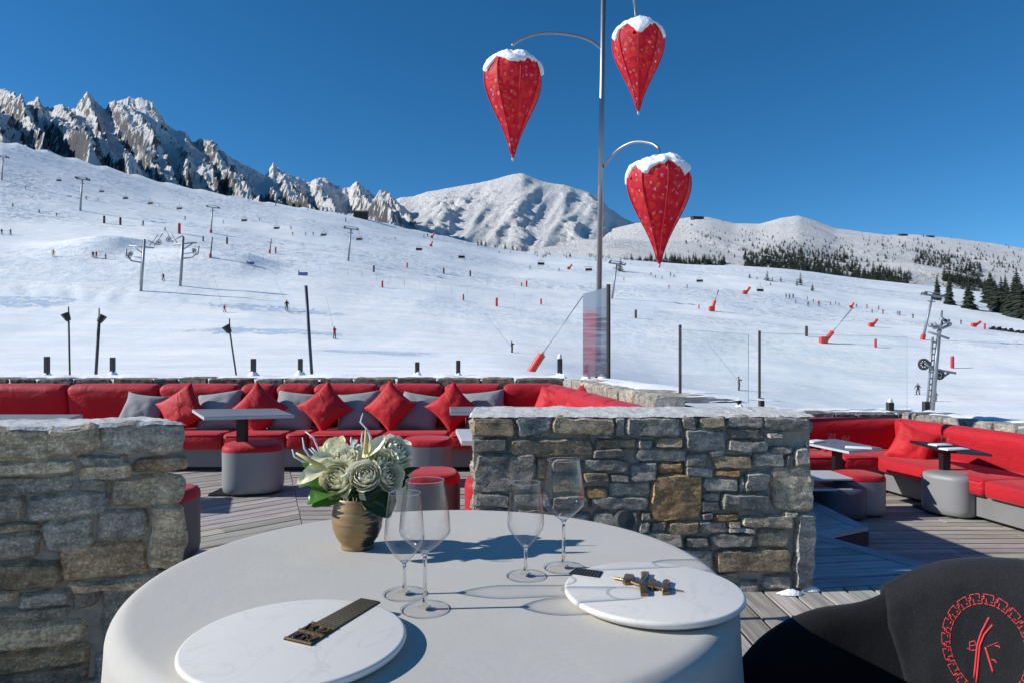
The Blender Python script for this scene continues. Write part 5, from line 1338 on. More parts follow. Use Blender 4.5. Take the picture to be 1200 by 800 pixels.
# padded marker posts on the piste
MK = [(141, 264, 255), (122, 262, 253), (210, 274, 262, 1), (238, 283, 277), (266, 286, 278), (323, 297, 290, 1), (438, 319, 311), (448, 337, 329, 1), (543, 352, 345, 1), (582, 359, 349, 1), (551, 324, 317), (520, 321, 314), (477, 314, 308, 1), (617, 336, 329, 1), (611, 336, 331, 1),
      (945, 394, 382), (1026, 407, 397, 1), (1116, 431, 417, 1), (819, 362, 357, 1), (745, 373, 363), (634, 357, 350, 1), (1154, 386, 379, 1)]
for k, m_ in enumerate(sorted(MK)):
    p = drop(m_[0], m_[1]); h = (m_[1] - m_[2]) / F * p.y; red_ = len(m_) > 3
    mb = MB(); mb.lathe([(.001, 0), (h * .13, 0), (h * .14, h * .05), (h * .14, h * .9), (h * .11, h), (.001, h * 1.01)], 10)
    o = mb.build('marker_post', M_PADRED if red_ else M_POST, None, 40, p)
    n_ = sorted(MK)[:k]; same = sum(1 for q_ in n_ if (len(q_) > 3) == red_)
    tag(o, ('red padded marker post on the piste, ' if red_ else 'dark padded marker post on the piste, ') + (ORD[same] if same < 20 else 'last') + ' such from the left', 'marker post', 'padded marker posts on the piste')
# thin fence stakes beside the lower piste
M_STAKE = plain('thin_stake', (.25, .25, .27), .7, bstr=0)
FS = [(400 + i * 17.5, 0) for i in range(14)]
for k in range(13):
    x = 276 + k * 16.5; y = 301 + k * 2.75; p = drop(x, y); h = 7.5 / F * p.y
    mb = MB(); mb.tube([(0, 0, -.1), (0, 0, h)], .035, 5); tag(mb.build('fence_stake', M_STAKE, None, False, p), 'thin stake of the fence line under the ski jump, ' + ORD[k] + ' from the left', 'stake', 'fence stakes on the piste')
for k in range(14):
    x = 455 + k * 18.5; y = 336 + k * 2.0; p = drop(x, y); h = 8.5 / F * p.y
    mb = MB(); mb.tube([(0, 0, -.1), (0, 0, h)], .028, 5); tag(mb.build('fence_stake', M_STAKE, None, False, p), 'thin stake of the fence line left of the mast, ' + ORD[k] + ' from the left', 'stake', 'fence stakes on the piste')
for px, py, w, nm in ((293.5, 310, 9, 'small blue padded barrier right of the tow lift masts'), (355, 323, 11, 'blue padded barrier with a dark end post on the piste')):
    p = drop(px, py); k = w / F * p.y; t = thing('piste_barrier', nm, 'barrier', p)
    mb = MB(); mb.rbox((0, 0, k * .18), (k, k * .2, k * .34), k * .05); mb.build('padding', plain('blue_padding', (.08, .13, .28), .6), t)
    mb = MB(); mb.tube([(-k * .45, 0, 0), (-k * .45, 0, k * .5)], k * .06, 6); mb.build('stake', M_POST, t)

# ------------------------------------------------------------------ ski lifts
def chair_tower(label, bx, by, tx, ty, wpx, red_foot=True, Y=None):
    p = drop(bx, by) if Y is None else at(bx, by, Y); s = p.y / F; tp = Vector(((tx - bx) * s, 0, (by - ty) * s))
    t = thing('lift_tower', label, 'lift tower', p, 0, 'chairlift towers'); H = tp.length; r = H * .026
    mb = MB(); mb.tube([(0, 0, -.3), tp], [r * 1.25, r * .8], 10); mb.build('shaft', M_GALV, t, True)
    if red_foot: mb = MB(); mb.tube([(0, 0, -.1), tp * .11], r * 1.9, 10); mb.build('foot_padding', M_PADRED, t, 40)
    w = wpx * s / 2; mb = MB(); mb.box(tp + Vector((0, 0, -.1 * H * .1)), (w * 2, r * 1.6, r * 1.5), (0, rad(8), 0)); mb.box(tp + Vector((0, 0, H * .055)), (w * 1.6, r * .7, r * .7), (0, rad(8), 0)); mb.box(tp * .86, (w * .8, r * .8, r * .8), (0, rad(8), 0)); mb.build('crossarm', M_GALV, t)
    for sx in (-1, 1):
        mb = MB()
        for k in range(4):
            mb.tube([tp + Vector((sx * w * .9, (k - 1.5) * r * 2.2, r * .6 - sx * w * .13 )), tp + Vector((sx * w * .9 + r * .7, (k - 1.5) * r * 2.2, r * .6 - sx * w * .13))], r * .9, 8)
        mb.box(tp + Vector((sx * w * .9, 0, -r * .4 - sx * w * .13)), (r * .9, r * 8, r * .6)); mb.build('sheave_train', M_POST, t)
    mb = MB()
    for k in range(7): mb.box(tp * (.3 + .09 * k) + Vector((-r * 1.3, 0, 0)), (r * .9, r * .3, r * .25))
    mb.build('ladder_rungs', M_GALV, t)
chair_tower('distant grey chairlift tower at the left edge of the slope', 2, 211, 3.5, 184, 11, False)
chair_tower('grey chairlift tower below the rocky mountain, second from the left edge', 94, 247, 96.5, 210, 14, False)
chair_tower('grey chairlift tower in the middle of the slope, third from the left edge', 247, 273, 249.5, 243, 15)
chair_tower('grey chairlift tower below the mountain hut', 408, 306, 411.5, 268, 17, False)
chair_tower('leaning chairlift tower right of the mast', 717, 350, 723, 309, 20, False)
chair_tower('wide grey chairlift tower with a red foot beyond the lower terrace', 1081, 398, 1093, 346, 23, True)
for k, (bx, by, tx, ty) in enumerate(((246.5, 302, 249, 278), (316, 297, 318, 280))):
    p = drop(bx, by); s = p.y / F; mb = MB(); mb.tube([(0, 0, -.1), Vector(((tx - bx) * s * 1.0, 0, (by - ty) * s))], [.20, .12], 8)
    t = thing('snow_lance', ('thin dark snow lance under the middle lift tower', 'bent dark snow lance right of the middle lift tower')[k], 'snow lance', p); mb.build('pole', M_POST, t, True)
    mb = MB(); mb.tube([(0, 0, 0), (0, 0, 4 * s)], .36, 8); mb.build('foot_padding', M_PADRED, t)
def lift_chair(label, px, py, surf_Y, k=1.0, people=0):
    p = at(px, py, surf_Y); t = thing('lift_chair', label, 'lift chair', p, random.uniform(-.2, .2), 'chairs hanging on the chairlift')
    mb = MB(); s = k; mb.box((0, 0, 0), (2.0 * s, .55 * s, .14 * s), (rad(-8), 0, 0)); mb.box((0, .3 * s, .35 * s), (2.0 * s, .10 * s, .55 * s), (rad(-14), 0, 0)); mb.build('seat', M_DARK, t)
    mb = MB(); mb.tube([(-1.0 * s, -.1 * s, .05 * s), (-1.0 * s, .2 * s, .9 * s), (0, .2 * s, 1.15 * s), (1.0 * s, .2 * s, .9 * s), (1.0 * s, -.1 * s, .05 * s)], .06 * s, 6); mb.tube([(0, .2 * s, 1.15 * s), (0, .15 * s, 1.9 * s), (0, 0, 2.5 * s)], .05 * s, 6); mb.tube([(-.9 * s, -.5 * s, -.35 * s), (.9 * s, -.5 * s, -.35 * s)], .05 * s, 6); mb.build('hanger', M_GALV, t)
    if people:
        for dx in (-.45, .4): riders.append((label, p + Vector((dx * s, -.1, .1))))
riders = []
CH = [(28, 199, 300), (45, 205, 290), (69, 212, 280), (73, 222, 290), (119, 225, 270), (147, 233, 260), (176, 239, 250), (210, 245, 240), (286, 259, 225), (324, 268, 220, 1), (379, 276, 210), (421, 281, 205), (491, 293, 200), (541, 302, 195, 1), (634, 310, 190), (690, 317, 185, 1), (820, 330, 200), (891, 341, 190, 1)]
for k, c in enumerate(CH):
    kk = (3.0 if k < 7 else 3.6) * 0 + .95
    lift_chair('grey hanging lift chair, ' + ORD[k] + ' from the left along the cable', c[0], c[1], c[2], kk, len(c) > 3)
# haul cable
mb = MB(); 
for sx in (0,):
    mb.tube([at(3, 184, 300), at(96.5, 210, 275), at(249.5, 243, 232), at(411.5, 268, 207), at(723, 309, 186), at(1093, 346, 180)], .022, 5)
tag(mb.build('lift_cable', M_GALV, None, True), 'thin steel cable strung between the chairlift towers', 'cable')

def tow_tower(label, bx, by, tx, ty, flip, Y=None, s_=None):
    p = drop(bx, by) if Y is None else at(bx, by, Y); s = p.y / F; H = (by - ty) * s; lean = (tx - bx) * s
    t = thing('tow_tower', label, 'tow lift tower', p, 0, 'tow lift towers'); r = H * .020; tp = Vector((lean, 0, H * .92)); f = -1 if flip else 1
    mb = MB(); mb.tube([(0, 0, -.4), tp], [r * 1.2, r], 10); mb.build('shaft', M_GALV, t, True)
    U = lambda x, z, y=0: Vector((lean * z + x * H * f, y * H, H * z))
    mb = MB(); mb.tube([U(-.26, .80), U(.18, .76)], r * .7, 6); mb.tube([U(-.20, .79), U(0, .66)], r * .5, 6); mb.tube([U(0, .93), U(.22, .82)], r * .5, 6); mb.tube([U(.18, .80), U(.32, 1.02)], r * .4, 6); mb.tube([U(.10, .80), U(.24, 1.0)], r * .35, 6); mb.build('upper_arm', M_GALV, t, True)
    mb = MB(); mb.tube([U(0, .50), U(-.20, .53), U(-.30, .64), U(-.31, .74)], r * .7, 6); mb.tube([U(0, .58), U(-.22, .62)], r * .4, 6); mb.build('lower_arm', M_GALV, t, True)
    for c_, rr in ((U(.26, .86), .045), (U(-.26, .62), .05), (U(-.22, .66), .035)):
        mb = MB(); mb.tube([c_ + Vector((rr * H * math.cos(a * .3927), 0, rr * H * math.sin(a * .3927))) for a in range(16)], r * .26, 5, closed=True)
        for a in range(4): mb.tube([c_ - Vector((rr * H * math.cos(a * .785), 0, rr * H * math.sin(a * .785))), c_ + Vector((rr * H * math.cos(a * .785), 0, rr * H * math.sin(a * .785)))], r * .22, 4)
        mb.build('pulley_wheel', M_POST, t)
    mb = MB(); mb.tube([U(-.03, .1), U(-.03, .9)], r * .25, 4); mb.build('ladder', M_GALV, t)
tow_tower('left one of two dark tow lift masts with spread arms', 165, 341, 169.5, 275, False)
tow_tower('right one of two dark tow lift masts with spread arms', 211, 335, 214.5, 272, True)
# the big lattice-like mast close to the lower terrace
p = at(1091, 492, 62); t = thing('tow_tower', 'large grey tow lift mast with a spoked wheel behind the lower terrace', 'tow lift tower', p, 0, 'tow lift towers')
s = 62 / F; V = lambda x, y, dy=0: Vector(((x - 1091) * s, dy, (492 - y) * s))
mb = MB(); mb.tube([V(1091, 492), V(1097, 425), V(1100, 395)], [.23, .20, .17], 12); mb.tube([V(1100, 396), V(1104, 364)], [.17, .08], 10); mb.build('shaft', M_GALV, t, True)
mb = MB(); mb.tube([V(1086, 480), V(1093, 395)], .10, 6)
for k in range(12): y = 478 - k * 7; mb.tube([V(1087 + (480 - y) * .075, y), V(1092 + (492 - y) * .09, y)], .08, 5)
mb.build('ladder', M_GALV, t, True)
mb = MB(); mb.tube([V(1089, 382), V(1104, 385), V(1113, 381)], .13, 6); mb.tube([V(1088, 389), V(1112, 397)], .11, 6); mb.tube([V(1095, 378), V(1101, 385), V(1108, 374)], .10, 6)
for x, y in ((1090, 381), (1095, 384), (1100, 388), (1106, 378), (1110, 376), (1112, 380), (1103, 374)): mb.tube([V(x, y, -.2), V(x + 1.2, y, .2)], .16, 8)
mb.build('upper_arm', M_GALV, t, True)
mb = MB(); mb.tube([V(1096, 432), V(1104, 434), V(1120, 437)], .11, 6); mb.tube([V(1097, 442), V(1103, 443), V(1113, 436)], .10, 6); mb.tube([V(1083, 425), V(1094, 433)], .14, 6); mb.build('lower_arm', M_GALV, t, True)
for cx_, cy_, r_ in ((1082.5, 426.5, 5.6), (1101, 439, 4.6)):
    mb = MB(); mb.tube([V(cx_ + r_ * math.cos(a * .2618), cy_ + r_ * math.sin(a * .2618)) for a in range(24)], .11, 6, closed=True)
    for a in range(4): mb.tube([V(cx_ - r_ * math.cos(a * .785), cy_ - r_ * math.sin(a * .785)), V(cx_ + r_ * math.cos(a * .785), cy_ + r_ * math.sin(a * .785))], .055, 5)
    mb.build('pulley_wheel', M_POST, t)

# ------------------------------------------------------------------ huts on the ridges
M_TIMBER = plain('dark_timber', (.045, .035, .03), .8, var=.4, nscale=3)
M_PALEWALL = plain('pale_render', (.30, .27, .24), .8)
def hut(label, px, py, surf, w, h, dy=0., tmin=0.):
    p = drop(px, py, surf, tmin); s = p.y / F; W, Hh = w * s, h * s
    t = thing('mountain_hut', label, 'hut', p, .2)
    mb = MB(); mb.box((0, 0, Hh * .3), (W, W * .6, Hh * .9)); mb.build('wall', M_TIMBER, t)
    mb = MB(); mb.add([(-W*.55, -W*.35, Hh*.75), (W*.55, -W*.35, Hh*.75), (W*.55, 0, Hh*1.12), (-W*.55, 0, Hh*1.12), (W*.55, W*.35, Hh*.75), (-W*.55, W*.35, Hh*.75)], [(0,1,2,3), (3,2,4,5), (0,3,5), (1,4,2), (0,5,4,1)]); mb.build('roof', M_SNOWCAP if dy else M_TIMBER, t)
    for k in range(3): mb = MB(); mb.box((W * (-.3 + .3 * k), -W * .305, Hh * .4), (W * .14, W * .02, Hh * .3)); mb.build('window', M_BLACK, t)
hut('dark mountain hut on the ridge below the rocky mountain', 423, 256, 'slope', 16, 8)
hut('dark little station on the skyline right of the largest lantern', 817, 257, 'hill', 13, 3, 0, .8)
hut('low dark building on the right skyline, the left of two', 1058, 276.5, 'hill', 9, 2, 0, .8)
hut('low dark building on the right skyline, the right of two', 1090, 278, 'hill', 8, 1.6, 0, .8)
# row of parked piste machines under the large conifers
for k, (px, py) in enumerate(((1163, 386), (1170, 387), (1177, 388), (1184, 389), (1192, 390), (1199, 391))):
    p = drop(px, py); s = p.y / F; t = thing('snow_groomer', 'dark piste machine parked below the large conifers, ' + ORD[k] + ' from the left', 'snow groomer', p, .3 * (k % 3) - .3, 'piste machines parked below the conifers'); t.scale = (random.uniform(.6, .85), .7, random.uniform(.55, .9))
    mb = MB(); mb.rbox((0, 0, .6), (2.6, 1.5, .55), .15); mb.rbox((.3, 0, 1.15), (1.2, 1.3, .7), .18); mb.build('body', M_DARK, t, 40)
    mb = MB(); mb.rbox((.3, 0, 1.16), (1.24, 1.1, .42), .1); mb.build('cab_window', M_BLACK, t)
    for sy in (-.75, .75): mb = MB(); mb.rbox((0, sy, .32), (2.9, .4, .62), .28); mb.build('track', M_BLACK, t, 40)
    mb = MB(); mb.rbox((.3, 0, 1.55), (1.2, 1.2, .14), .05); mb.build('snow_cap', M_SNOWCAP, t, 40)

# ------------------------------------------------------------------ skiers
M_CLOTH = {}
def skier_mat(name, jacket, trousers):
    m, nt, bs = shade(name); v = coords(nt); sp = nt.nodes.new('ShaderNodeSeparateXYZ'); L(nt, v, sp.inputs[0])
    z = math_(nt, 'DIVIDE', sp.outputs[2], 2.)
    c = ramp(nt, z, [(0., (.02, .02, .02)), (.09, trousers), (.44, trousers), (.46, jacket), (.735, jacket), (.75, (.45, .27, .2)), (.79, (.45, .27, .2)), (.80, (.03, .03, .035))])
    nt.nodes[-1]; 
    for n_ in nt.nodes:
        if n_.type == 'VALTORGB': n_.color_ramp.interpolation = 'CONSTANT'
    L(nt, c, bs.inputs['Base Color']); bs.inputs['Roughness'].default_value = .8; return m
SK = {'dark': skier_mat('dark_ski_clothes', (.02, .022, .03), (.015, .015, .02)), 'blue': skier_mat('blue_ski_clothes', (.04, .07, .16), (.02, .02, .025)), 'red': skier_mat('red_ski_clothes', (.38, .03, .03), (.25, .02, .03)),
      'yellow': skier_mat('yellow_ski_clothes', (.5, .40, .06), (.45, .36, .08)), 'grey': skier_mat('grey_ski_clothes', (.14, .14, .15), (.03, .03, .035))}
def body_mesh(name, joints, edges, radii):
    me = bpy.data.meshes.new(name); me.from_pydata(joints, edges, []); o = bpy.data.objects.new(name, me); COL.objects.link(o)
    o.modifiers.new('s', 'SKIN'); sk = me.skin_vertices[0].data
    for i, r in enumerate(radii): sk[i].radius = (r, r); sk[i].use_root = (i == 0)
    ss = o.modifiers.new('d', 'SUBSURF'); ss.levels = 1; ss.render_levels = 1
    dg = bpy.context.evaluated_depsgraph_get(); r_ = bpy.data.meshes.new_from_object(o.evaluated_get(dg)); r_.name = name
    bpy.data.objects.remove(o); r_.polygons.foreach_set('use_smooth', [True] * len(r_.polygons)); return r_
def figure(hipx, handl, handr, kn=.06, split=.12, lean=0.):
    J = [(0, 0, .92), (0, lean * .3, 1.15), (0, lean * .7, 1.42), (0, lean, 1.55), (0, lean * 1.05, 1.68), (0, lean * 1.08, 1.79),
         (-split * .7, -kn * .3, .86), (-split, -kn, .48), (-split * 1.2, .04, .09), (-split * 1.2, -.14, .05),
         (split * .7, -kn * .3, .86), (split, -kn, .48), (split * 1.2, .04, .09), (split * 1.2, -.14, .05),
         (-.19, lean * .7, 1.40), ((-.19 + handl[0]) / 2 - .06, (handl[1] + lean * .7) / 2 + .03, (1.40 + handl[2]) / 2 - .02), handl,
         (.19, lean * .7, 1.40), ((.19 + handr[0]) / 2 + .06, (handr[1] + lean * .7) / 2 + .03, (1.40 + handr[2]) / 2 - .02), handr]
    E_ = [(0, 1), (1, 2), (2, 3), (3, 4), (4, 5), (0, 6), (6, 7), (7, 8), (8, 9), (0, 10), (10, 11), (11, 12), (12, 13), (2, 14), (14, 15), (15, 16), (2, 17), (17, 18), (18, 19)]
    R_ = [.16, .165, .16, .07, .125, .10, .11, .09, .075, .06, .11, .09, .075, .06, .085, .065, .05, .085, .065, .05]
    return J, E_, R_
POSE = {'stand': body_mesh('skier_body', *figure(0, (-.34, -.25, .98), (.34, -.25, .98), .06, .13, -.04)),
        'tow': body_mesh('towed_skier_body', *figure(0, (-.10, -.38, 1.25), (.14, -.40, 1.30), .03, .12, .05)),
        'turn': body_mesh('turning_skier_body', *figure(0, (-.46, -.20, .95), (.42, -.30, 1.05), .16, .17, -.16))}
M_SKI = plain('ski_base', (.12, .12, .14), .4, bstr=0)
def ski_mesh():
    mb = MB()
    for sx in (-.15, .15):
        mb.box((sx, -.15, .02), (.09, 1.5, .025)); mb.box((sx, -.97, .05), (.085, .2, .02), (rad(-25), 0, 0))
    return mb.mesh('skis', M_SKI)
def pole_mesh():
    mb = MB()
    for sx in (-1, 1): mb.tube([(sx * .36, -.27, 1.0), (sx * .44, -.02, .05)], .012, 5)
    return mb.mesh('ski_poles', M_POST)
ME_SKI, ME_POLES = ski_mesh(), pole_mesh()
def person(label, px, py, kind, pose, rz, group=None, hpx=None, surf='slope', p=None, parts=True):
    p = drop(px, py, surf) if p is None else p
    o = link('person', POSE[pose], None, p); o.material_slots  # own material per outfit
    if not o.data.materials: o.data.materials.append(SK['dark'])
    o.material_slots[0].link = 'OBJECT'; o.material_slots[0].material = SK[kind]
    o.rotation_euler.z = rz
    k = 1.0 if hpx is None else clamp(hpx / F * p.y / 1.85, .8, 1.25)
    o.scale = (k, k, k)
    tag(o, label, 'person', group)
    if parts:
        link('skis', ME_SKI, o)
        if pose != 'tow': link('ski_poles', ME_POLES, o)
    return o
random.seed(21)
# skiers one can make out, near the terrace
person('skier in dark clothes riding the tow on the open piste left of the mast', 600, 413, 'dark', 'tow', 1.1, hpx=14)
person('skier in red riding the tow, above the rutted snow', 392, 397, 'red', 'tow', .5, hpx=15)
person('skier in dark clothes standing between the torches and the blue pole', 336, 364, 'dark', 'stand', .4, hpx=13)
person('crouched skier in dark and red clothes beside the short torch', 263, 366, 'red', 'turn', .9, hpx=9)
person('skier in dark clothes on the tow between the two tow masts', 191.5, 329, 'dark', 'turn', .0, hpx=9)
person('skier in yellow alone on the piste at the left', 62.5, 301, 'yellow', 'stand', .6, hpx=9)
person('grey skier riding the tow, seen through the glass screen', 866, 457, 'grey', 'tow', 1.0, hpx=17)
person('walking skier in dark clothes left of the large tow mast', 1076, 462, 'dark', 'turn', -.9, hpx=14)
person('skier in dark clothes half hidden by the foot of the large tow mast', 1096.5, 470, 'dark', 'stand', 1.3, hpx=13)
person('skier in dark clothes alone beyond the large tow mast', 1126, 380, 'dark', 'stand', .3, hpx=6)
# tow bars held by those who ride the tow
for nm, a, b, py in (('thin tow bar pulling the skier left of the mast', (598, 405), (568, 367), 413), ('thin tow bar pulling the skier in red', (391, 386), (382, 347), 397), ('thin tow bar above the skier seen through the glass screen', (864, 444), (828, 401), 457), ('thin tow bar above the crouched skier by the short torch', (260, 357), (250, 322), 366), ('thin tow bar over the skier between the tow masts', (191, 318), (180, 298), 329), ('thin tow bar above the skier by the blue pole', (334, 352), (322, 326), 364)):
    Y_ = drop(b[0] * 0 + a[0], py).y; p0 = at(*a, Y_); mb = MB(); mb.tube([(0, 0, 0), at(*b, Y_ * 1.03) - p0], .022, 5); tag(mb.build('tow_bar', M_STAKE, None, True, p0), nm, 'tow bar')
G1 = [(3, 274), (12, 274, 'dark')]; groups = [
 ('pair of skiers at the left edge of the piste', [(2, 275, 7), (12.5, 275, 7)]),
 ('three skiers standing left of the tow masts', [(109, 302, 8), (113, 302, 8), (124, 304, 7)]),
 ('skiers on the ridge below the rocky mountain', [(57, 178, 3), (130, 195, 3), (134, 195, 3), (138, 196, 3), (266, 230, 4), (273, 230, 5), (292, 236, 4), (323, 242, 4), (361, 247, 4), (396, 251, 4)]),
 ('skiers scattered over the upper slope', [(15, 243, 4), (46, 250, 4), (66, 254, 5), (168, 265, 7), (193.5, 271, 5), (217, 258, 5), (262, 262, 4), (304, 259, 4), (341, 269, 4), (343, 276, 4), (358, 276, 4), (367, 276, 4), (405, 260, 5), (30, 222, 3), (101, 234, 3), (115, 236, 3), (463, 281, 3), (497, 279, 5), (501, 278, 6), (585, 297, 3), (598, 297, 3), (621, 315, 5), (655, 318, 4), (664, 303, 4), (667, 303, 4), (700, 326, 4), (731, 329, 4)]),
 ('row of skiers in the ski class below the forest', [(921, 350, 7), (925, 350, 6), (929.5, 350, 6), (932, 356, 5), (946, 352, 5), (947, 359, 6), (953, 355, 5), (959.5, 359, 7), (973, 358, 5), (979, 357, 4), (983, 359, 5), (1004, 360, 4), (1016, 361, 5), (1022, 367, 5), (1030, 363, 5), (1034.5, 368, 6), (1052, 369, 5), (1054.5, 370, 6), (1070, 373, 6)]),
 ('skiers on the flat right of the largest lantern', [(763, 323, 4), (768, 326, 4), (786, 324, 5), (790, 325, 4), (805, 338, 5), (784, 338, 4), (776, 327, 4)])]
for gname, lst in groups:
    lst = sorted(lst)
    for k, (x, y, h) in enumerate(lst):
        kind = random.choice(['dark', 'dark', 'dark', 'blue', 'red', 'grey'])
        nm = {'dark': 'dark', 'blue': 'blue', 'red': 'red', 'grey': 'grey'}[kind]
        place = {'pair of skiers at the left edge of the piste': 'at the left edge of the piste', 'three skiers standing left of the tow masts': 'in the trio left of the masts', 'skiers on the ridge below the rocky mountain': 'on the ridge below the rocky mountain',
                 'skiers scattered over the upper slope': 'on the upper slope', 'row of skiers in the ski class below the forest': 'in the ski class below the forest', 'skiers on the flat right of the largest lantern': 'on the flat by the largest lantern'}[gname]
        o_ = ORD[k] if k < 20 else ('twenty ' + ORD[k - 20])
        person(f'tiny {nm} skier {place}, {o_} from the left', x, y, kind, random.choice(['stand', 'stand', 'turn']), random.uniform(-1.5, 1.5), gname, h)
# ------------------------------------------------------------------ conifers
def conifer_mat(name, snow=.5, green=(.030, .038, .029)):
    m, nt, bs = shade(name); v = coords(nt); g = nt.nodes.new('ShaderNodeNewGeometry'); sp = nt.nodes.new('ShaderNodeSeparateXYZ'); L(nt, g.outputs['Normal'], sp.inputs[0])
    n_ = noise_tex(nt, v, 2.2, 4, .7); n2 = noise_tex(nt, v, .9, 3)
    c = mix(nt, n_, tuple(k * .6 for k in green), tuple(k * 1.9 for k in green))
    a = math_(nt, 'ADD', math_(nt, 'MULTIPLY', math_(nt, 'ABSOLUTE', sp.outputs[2]), .55), math_(nt, 'MULTIPLY', n_, .9)); a = math_(nt, 'ADD', a, math_(nt, 'MULTIPLY', n2, .5))
    c = mix(nt, ramp(nt, a, [(1.28 - snow * .45, 0.), (1.45 - snow * .45, .85)]), c, (.78, .80, .84))
    L(nt, c, bs.inputs['Base Color']); bs.inputs['Roughness'].default_value = .85; bs.inputs['Specular IOR Level'].default_value = .1; return m
M_CON = [conifer_mat('dark_conifer_needles', .56), conifer_mat('dusted_conifer_needles', .62), conifer_mat('snowy_conifer_needles', .60)]
M_BARK = plain('bark', (.06, .045, .035), .9, nscale=5)
def crown(mb, seed, H, R_, levels, per, drp=.35, z0=.10):
    rd = random.Random(seed)
    for l in range(levels):
        f = l / (levels - 1); z = H * lerp(z0, .97, f ** .92); r = R_ * (1 - f) ** .85 * rd.uniform(.82, 1.12) + .015 * H
        n_ = max(4, int(per * (1 - f * .55))); off = rd.uniform(0, 6.28)
        for k in range(n_):
            a = off + k * 6.2832 / n_ + rd.uniform(-.25, .25); rr = r * rd.uniform(.62, 1.15); w = rr * rd.uniform(.30, .48) + .01 * H; dz = rr * drp * rd.uniform(.7, 1.3)
            ca, sa = math.cos(a), math.sin(a); th = H / levels * .9
            tip = (rr * ca, rr * sa, z - dz); mid = (rr * .55 * ca, rr * .55 * sa, z - dz * .25)
            l_ = (rr * .6 * ca - w * sa, rr * .6 * sa + w * ca, z - dz * .75); r_ = (rr * .6 * ca + w * sa, rr * .6 * sa - w * ca, z - dz * .75)
            root = (0, 0, z + th * .35); low = (rr * .35 * ca, rr * .35 * sa, z - dz * .7 - th * .3)
            mb.add([root, l_, tip, r_, mid, low], [(0, 1, 4), (1, 2, 4), (4, 2, 3), (0, 4, 3), (0, 5, 1), (5, 2, 1), (5, 3, 2), (0, 3, 5)])
    mb.add([(.02 * H, 0, H * .93), (-.01 * H, .017 * H, H * .93), (-.01 * H, -.017 * H, H * .93), (0, 0, H * 1.03)], [(0, 1, 3), (1, 2, 3), (2, 0, 3)])
SM = []
for k in range(5):
    mb = MB(); crown(mb, 40 + k, 1.0, .27 + .03 * (k % 3), 8, 8)
    me = mb.mesh('conifer', M_CON[0]); SM.append(me)
BIG = []
for k in range(4):
    mb = MB(); crown(mb, 80 + k, 1.0, .27 + .02 * k, 17, 14, .42, .06); BIG.append(mb.mesh('crown', M_CON[2]))
mbt = MB(); mbt.tube([(0, 0, -.06), (0, 0, .5), (0, 0, .97)], [.022, .014, .003], 7); ME_TRUNK = mbt.mesh('trunk', M_BARK)
random.seed(5)
def small_tree(p, h, label, group, snow=0):
    o = link('conifer', random.choice(SM), None, p - Vector((0, 0, .05 * h))); o.scale = (h * random.uniform(.85, 1.25), h * random.uniform(.85, 1.25), h); o.rotation_euler.z = random.uniform(0, 6.28)
    o.material_slots[0].link = 'OBJECT'; o.material_slots[0].material = M_CON[snow]
    return tag(o, label, 'tree', group)
def big_tree(label, px, py, hpx, surf='slope', group=None, snow=2, wide=1.0):
    p = drop(px, py, surf); h = hpx / F * p.y; t = thing('conifer_tree', label, 'tree', p, random.uniform(0, 6.28), group)
    c = link('crown', random.choice(BIG), t); c.scale = (h * wide, h * wide, h); c.material_slots[0].link = 'OBJECT'; c.material_slots[0].material = M_CON[snow]
    tr = link('trunk', ME_TRUNK, t); tr.scale = (h, h, h); return t
grp = 'large snowy conifers at the right edge'
for k, (px, py, h) in enumerate(((1166, 362, 32), (1173, 366, 41), (1180, 368, 36), (1187, 371, 46), (1195, 373, 47), (1203, 374, 50), (1212, 376, 52), (1191, 358, 44), (1178, 356, 34), (1224, 374, 56))):
    big_tree(('large snow dusted conifer in the group above the parked machines, ' + ORD[k] + ' planted'), px, py, h, 'slope', grp)
for o in [o for o in scene.objects if o.get('group') == grp]: pass
_l = sorted([o for o in scene.objects if o.get('group') == grp], key=lambda o: o.location.x / o.location.y)
for k, o in enumerate(_l): o['label'] = 'large snow dusted conifer above the parked machines, ' + ORD[k] + ' from the left'
big_tree('lone snowy conifer standing left of the large conifers', 1135, 362, 35); big_tree('wide conifer with bare snow right of the lone snowy one', 1161, 356, 36, wide=1.25)
big_tree('thin snowy conifer right above the wide lift tower', 1112, 357, 33, wide=.8); big_tree('thin conifer straight above the wide lift tower head', 1098, 352, 31, wide=.7)
small = [(727, 318, 17, 'dark conifer above the leaning lift tower', 0), (592, 290, 9, 'left of two dark conifers on the ridge before the snowy peak', 0), (601, 291, 8, 'right of two dark conifers on the ridge before the snowy peak', 0), (560, 288, 8, 'left dark conifer of the ridge trio before the snowy peak', 0), (564, 288, 9, 'middle dark conifer of the ridge trio before the snowy peak', 0), (569, 289, 9, 'right dark conifer of the ridge trio before the snowy peak', 0), (580, 289, 5, 'tiny dark conifer alone between the ridge trio and pair', 0),
         (878.5, 326, 7, 'small snowy conifer left of the stepped conifers', 1), (899, 329, 13, 'tallest of the stepped conifers above the ski class', 1), (905, 330, 6, 'low conifer under the tallest of the stepped conifers', 1), (903, 334, 5, 'lowest of the stepped conifers above the ski class', 1), (915, 330, 7, 'small conifer right of the stepped conifers', 1), (938, 334, 16, 'bushy snowy conifer above the ski class', 1), (934, 335, 10, 'low snowy conifer joined to the bushy one', 1), (952, 341, 10, 'snowy conifer nearest to the ski class', 1), (887, 327, 4, 'tiny conifer between the small and the stepped conifers', 1),
         (606, 291, 5, 'low dark shrub like conifer right of the ridge pair', 0), (612, 292, 4, 'lowest dark conifer right of the ridge pair', 0), (668, 301, 6, 'dark conifer on the ridge just left of the mast', 0), (661, 300, 4, 'tiny dark conifer on the ridge left of the mast', 0)]
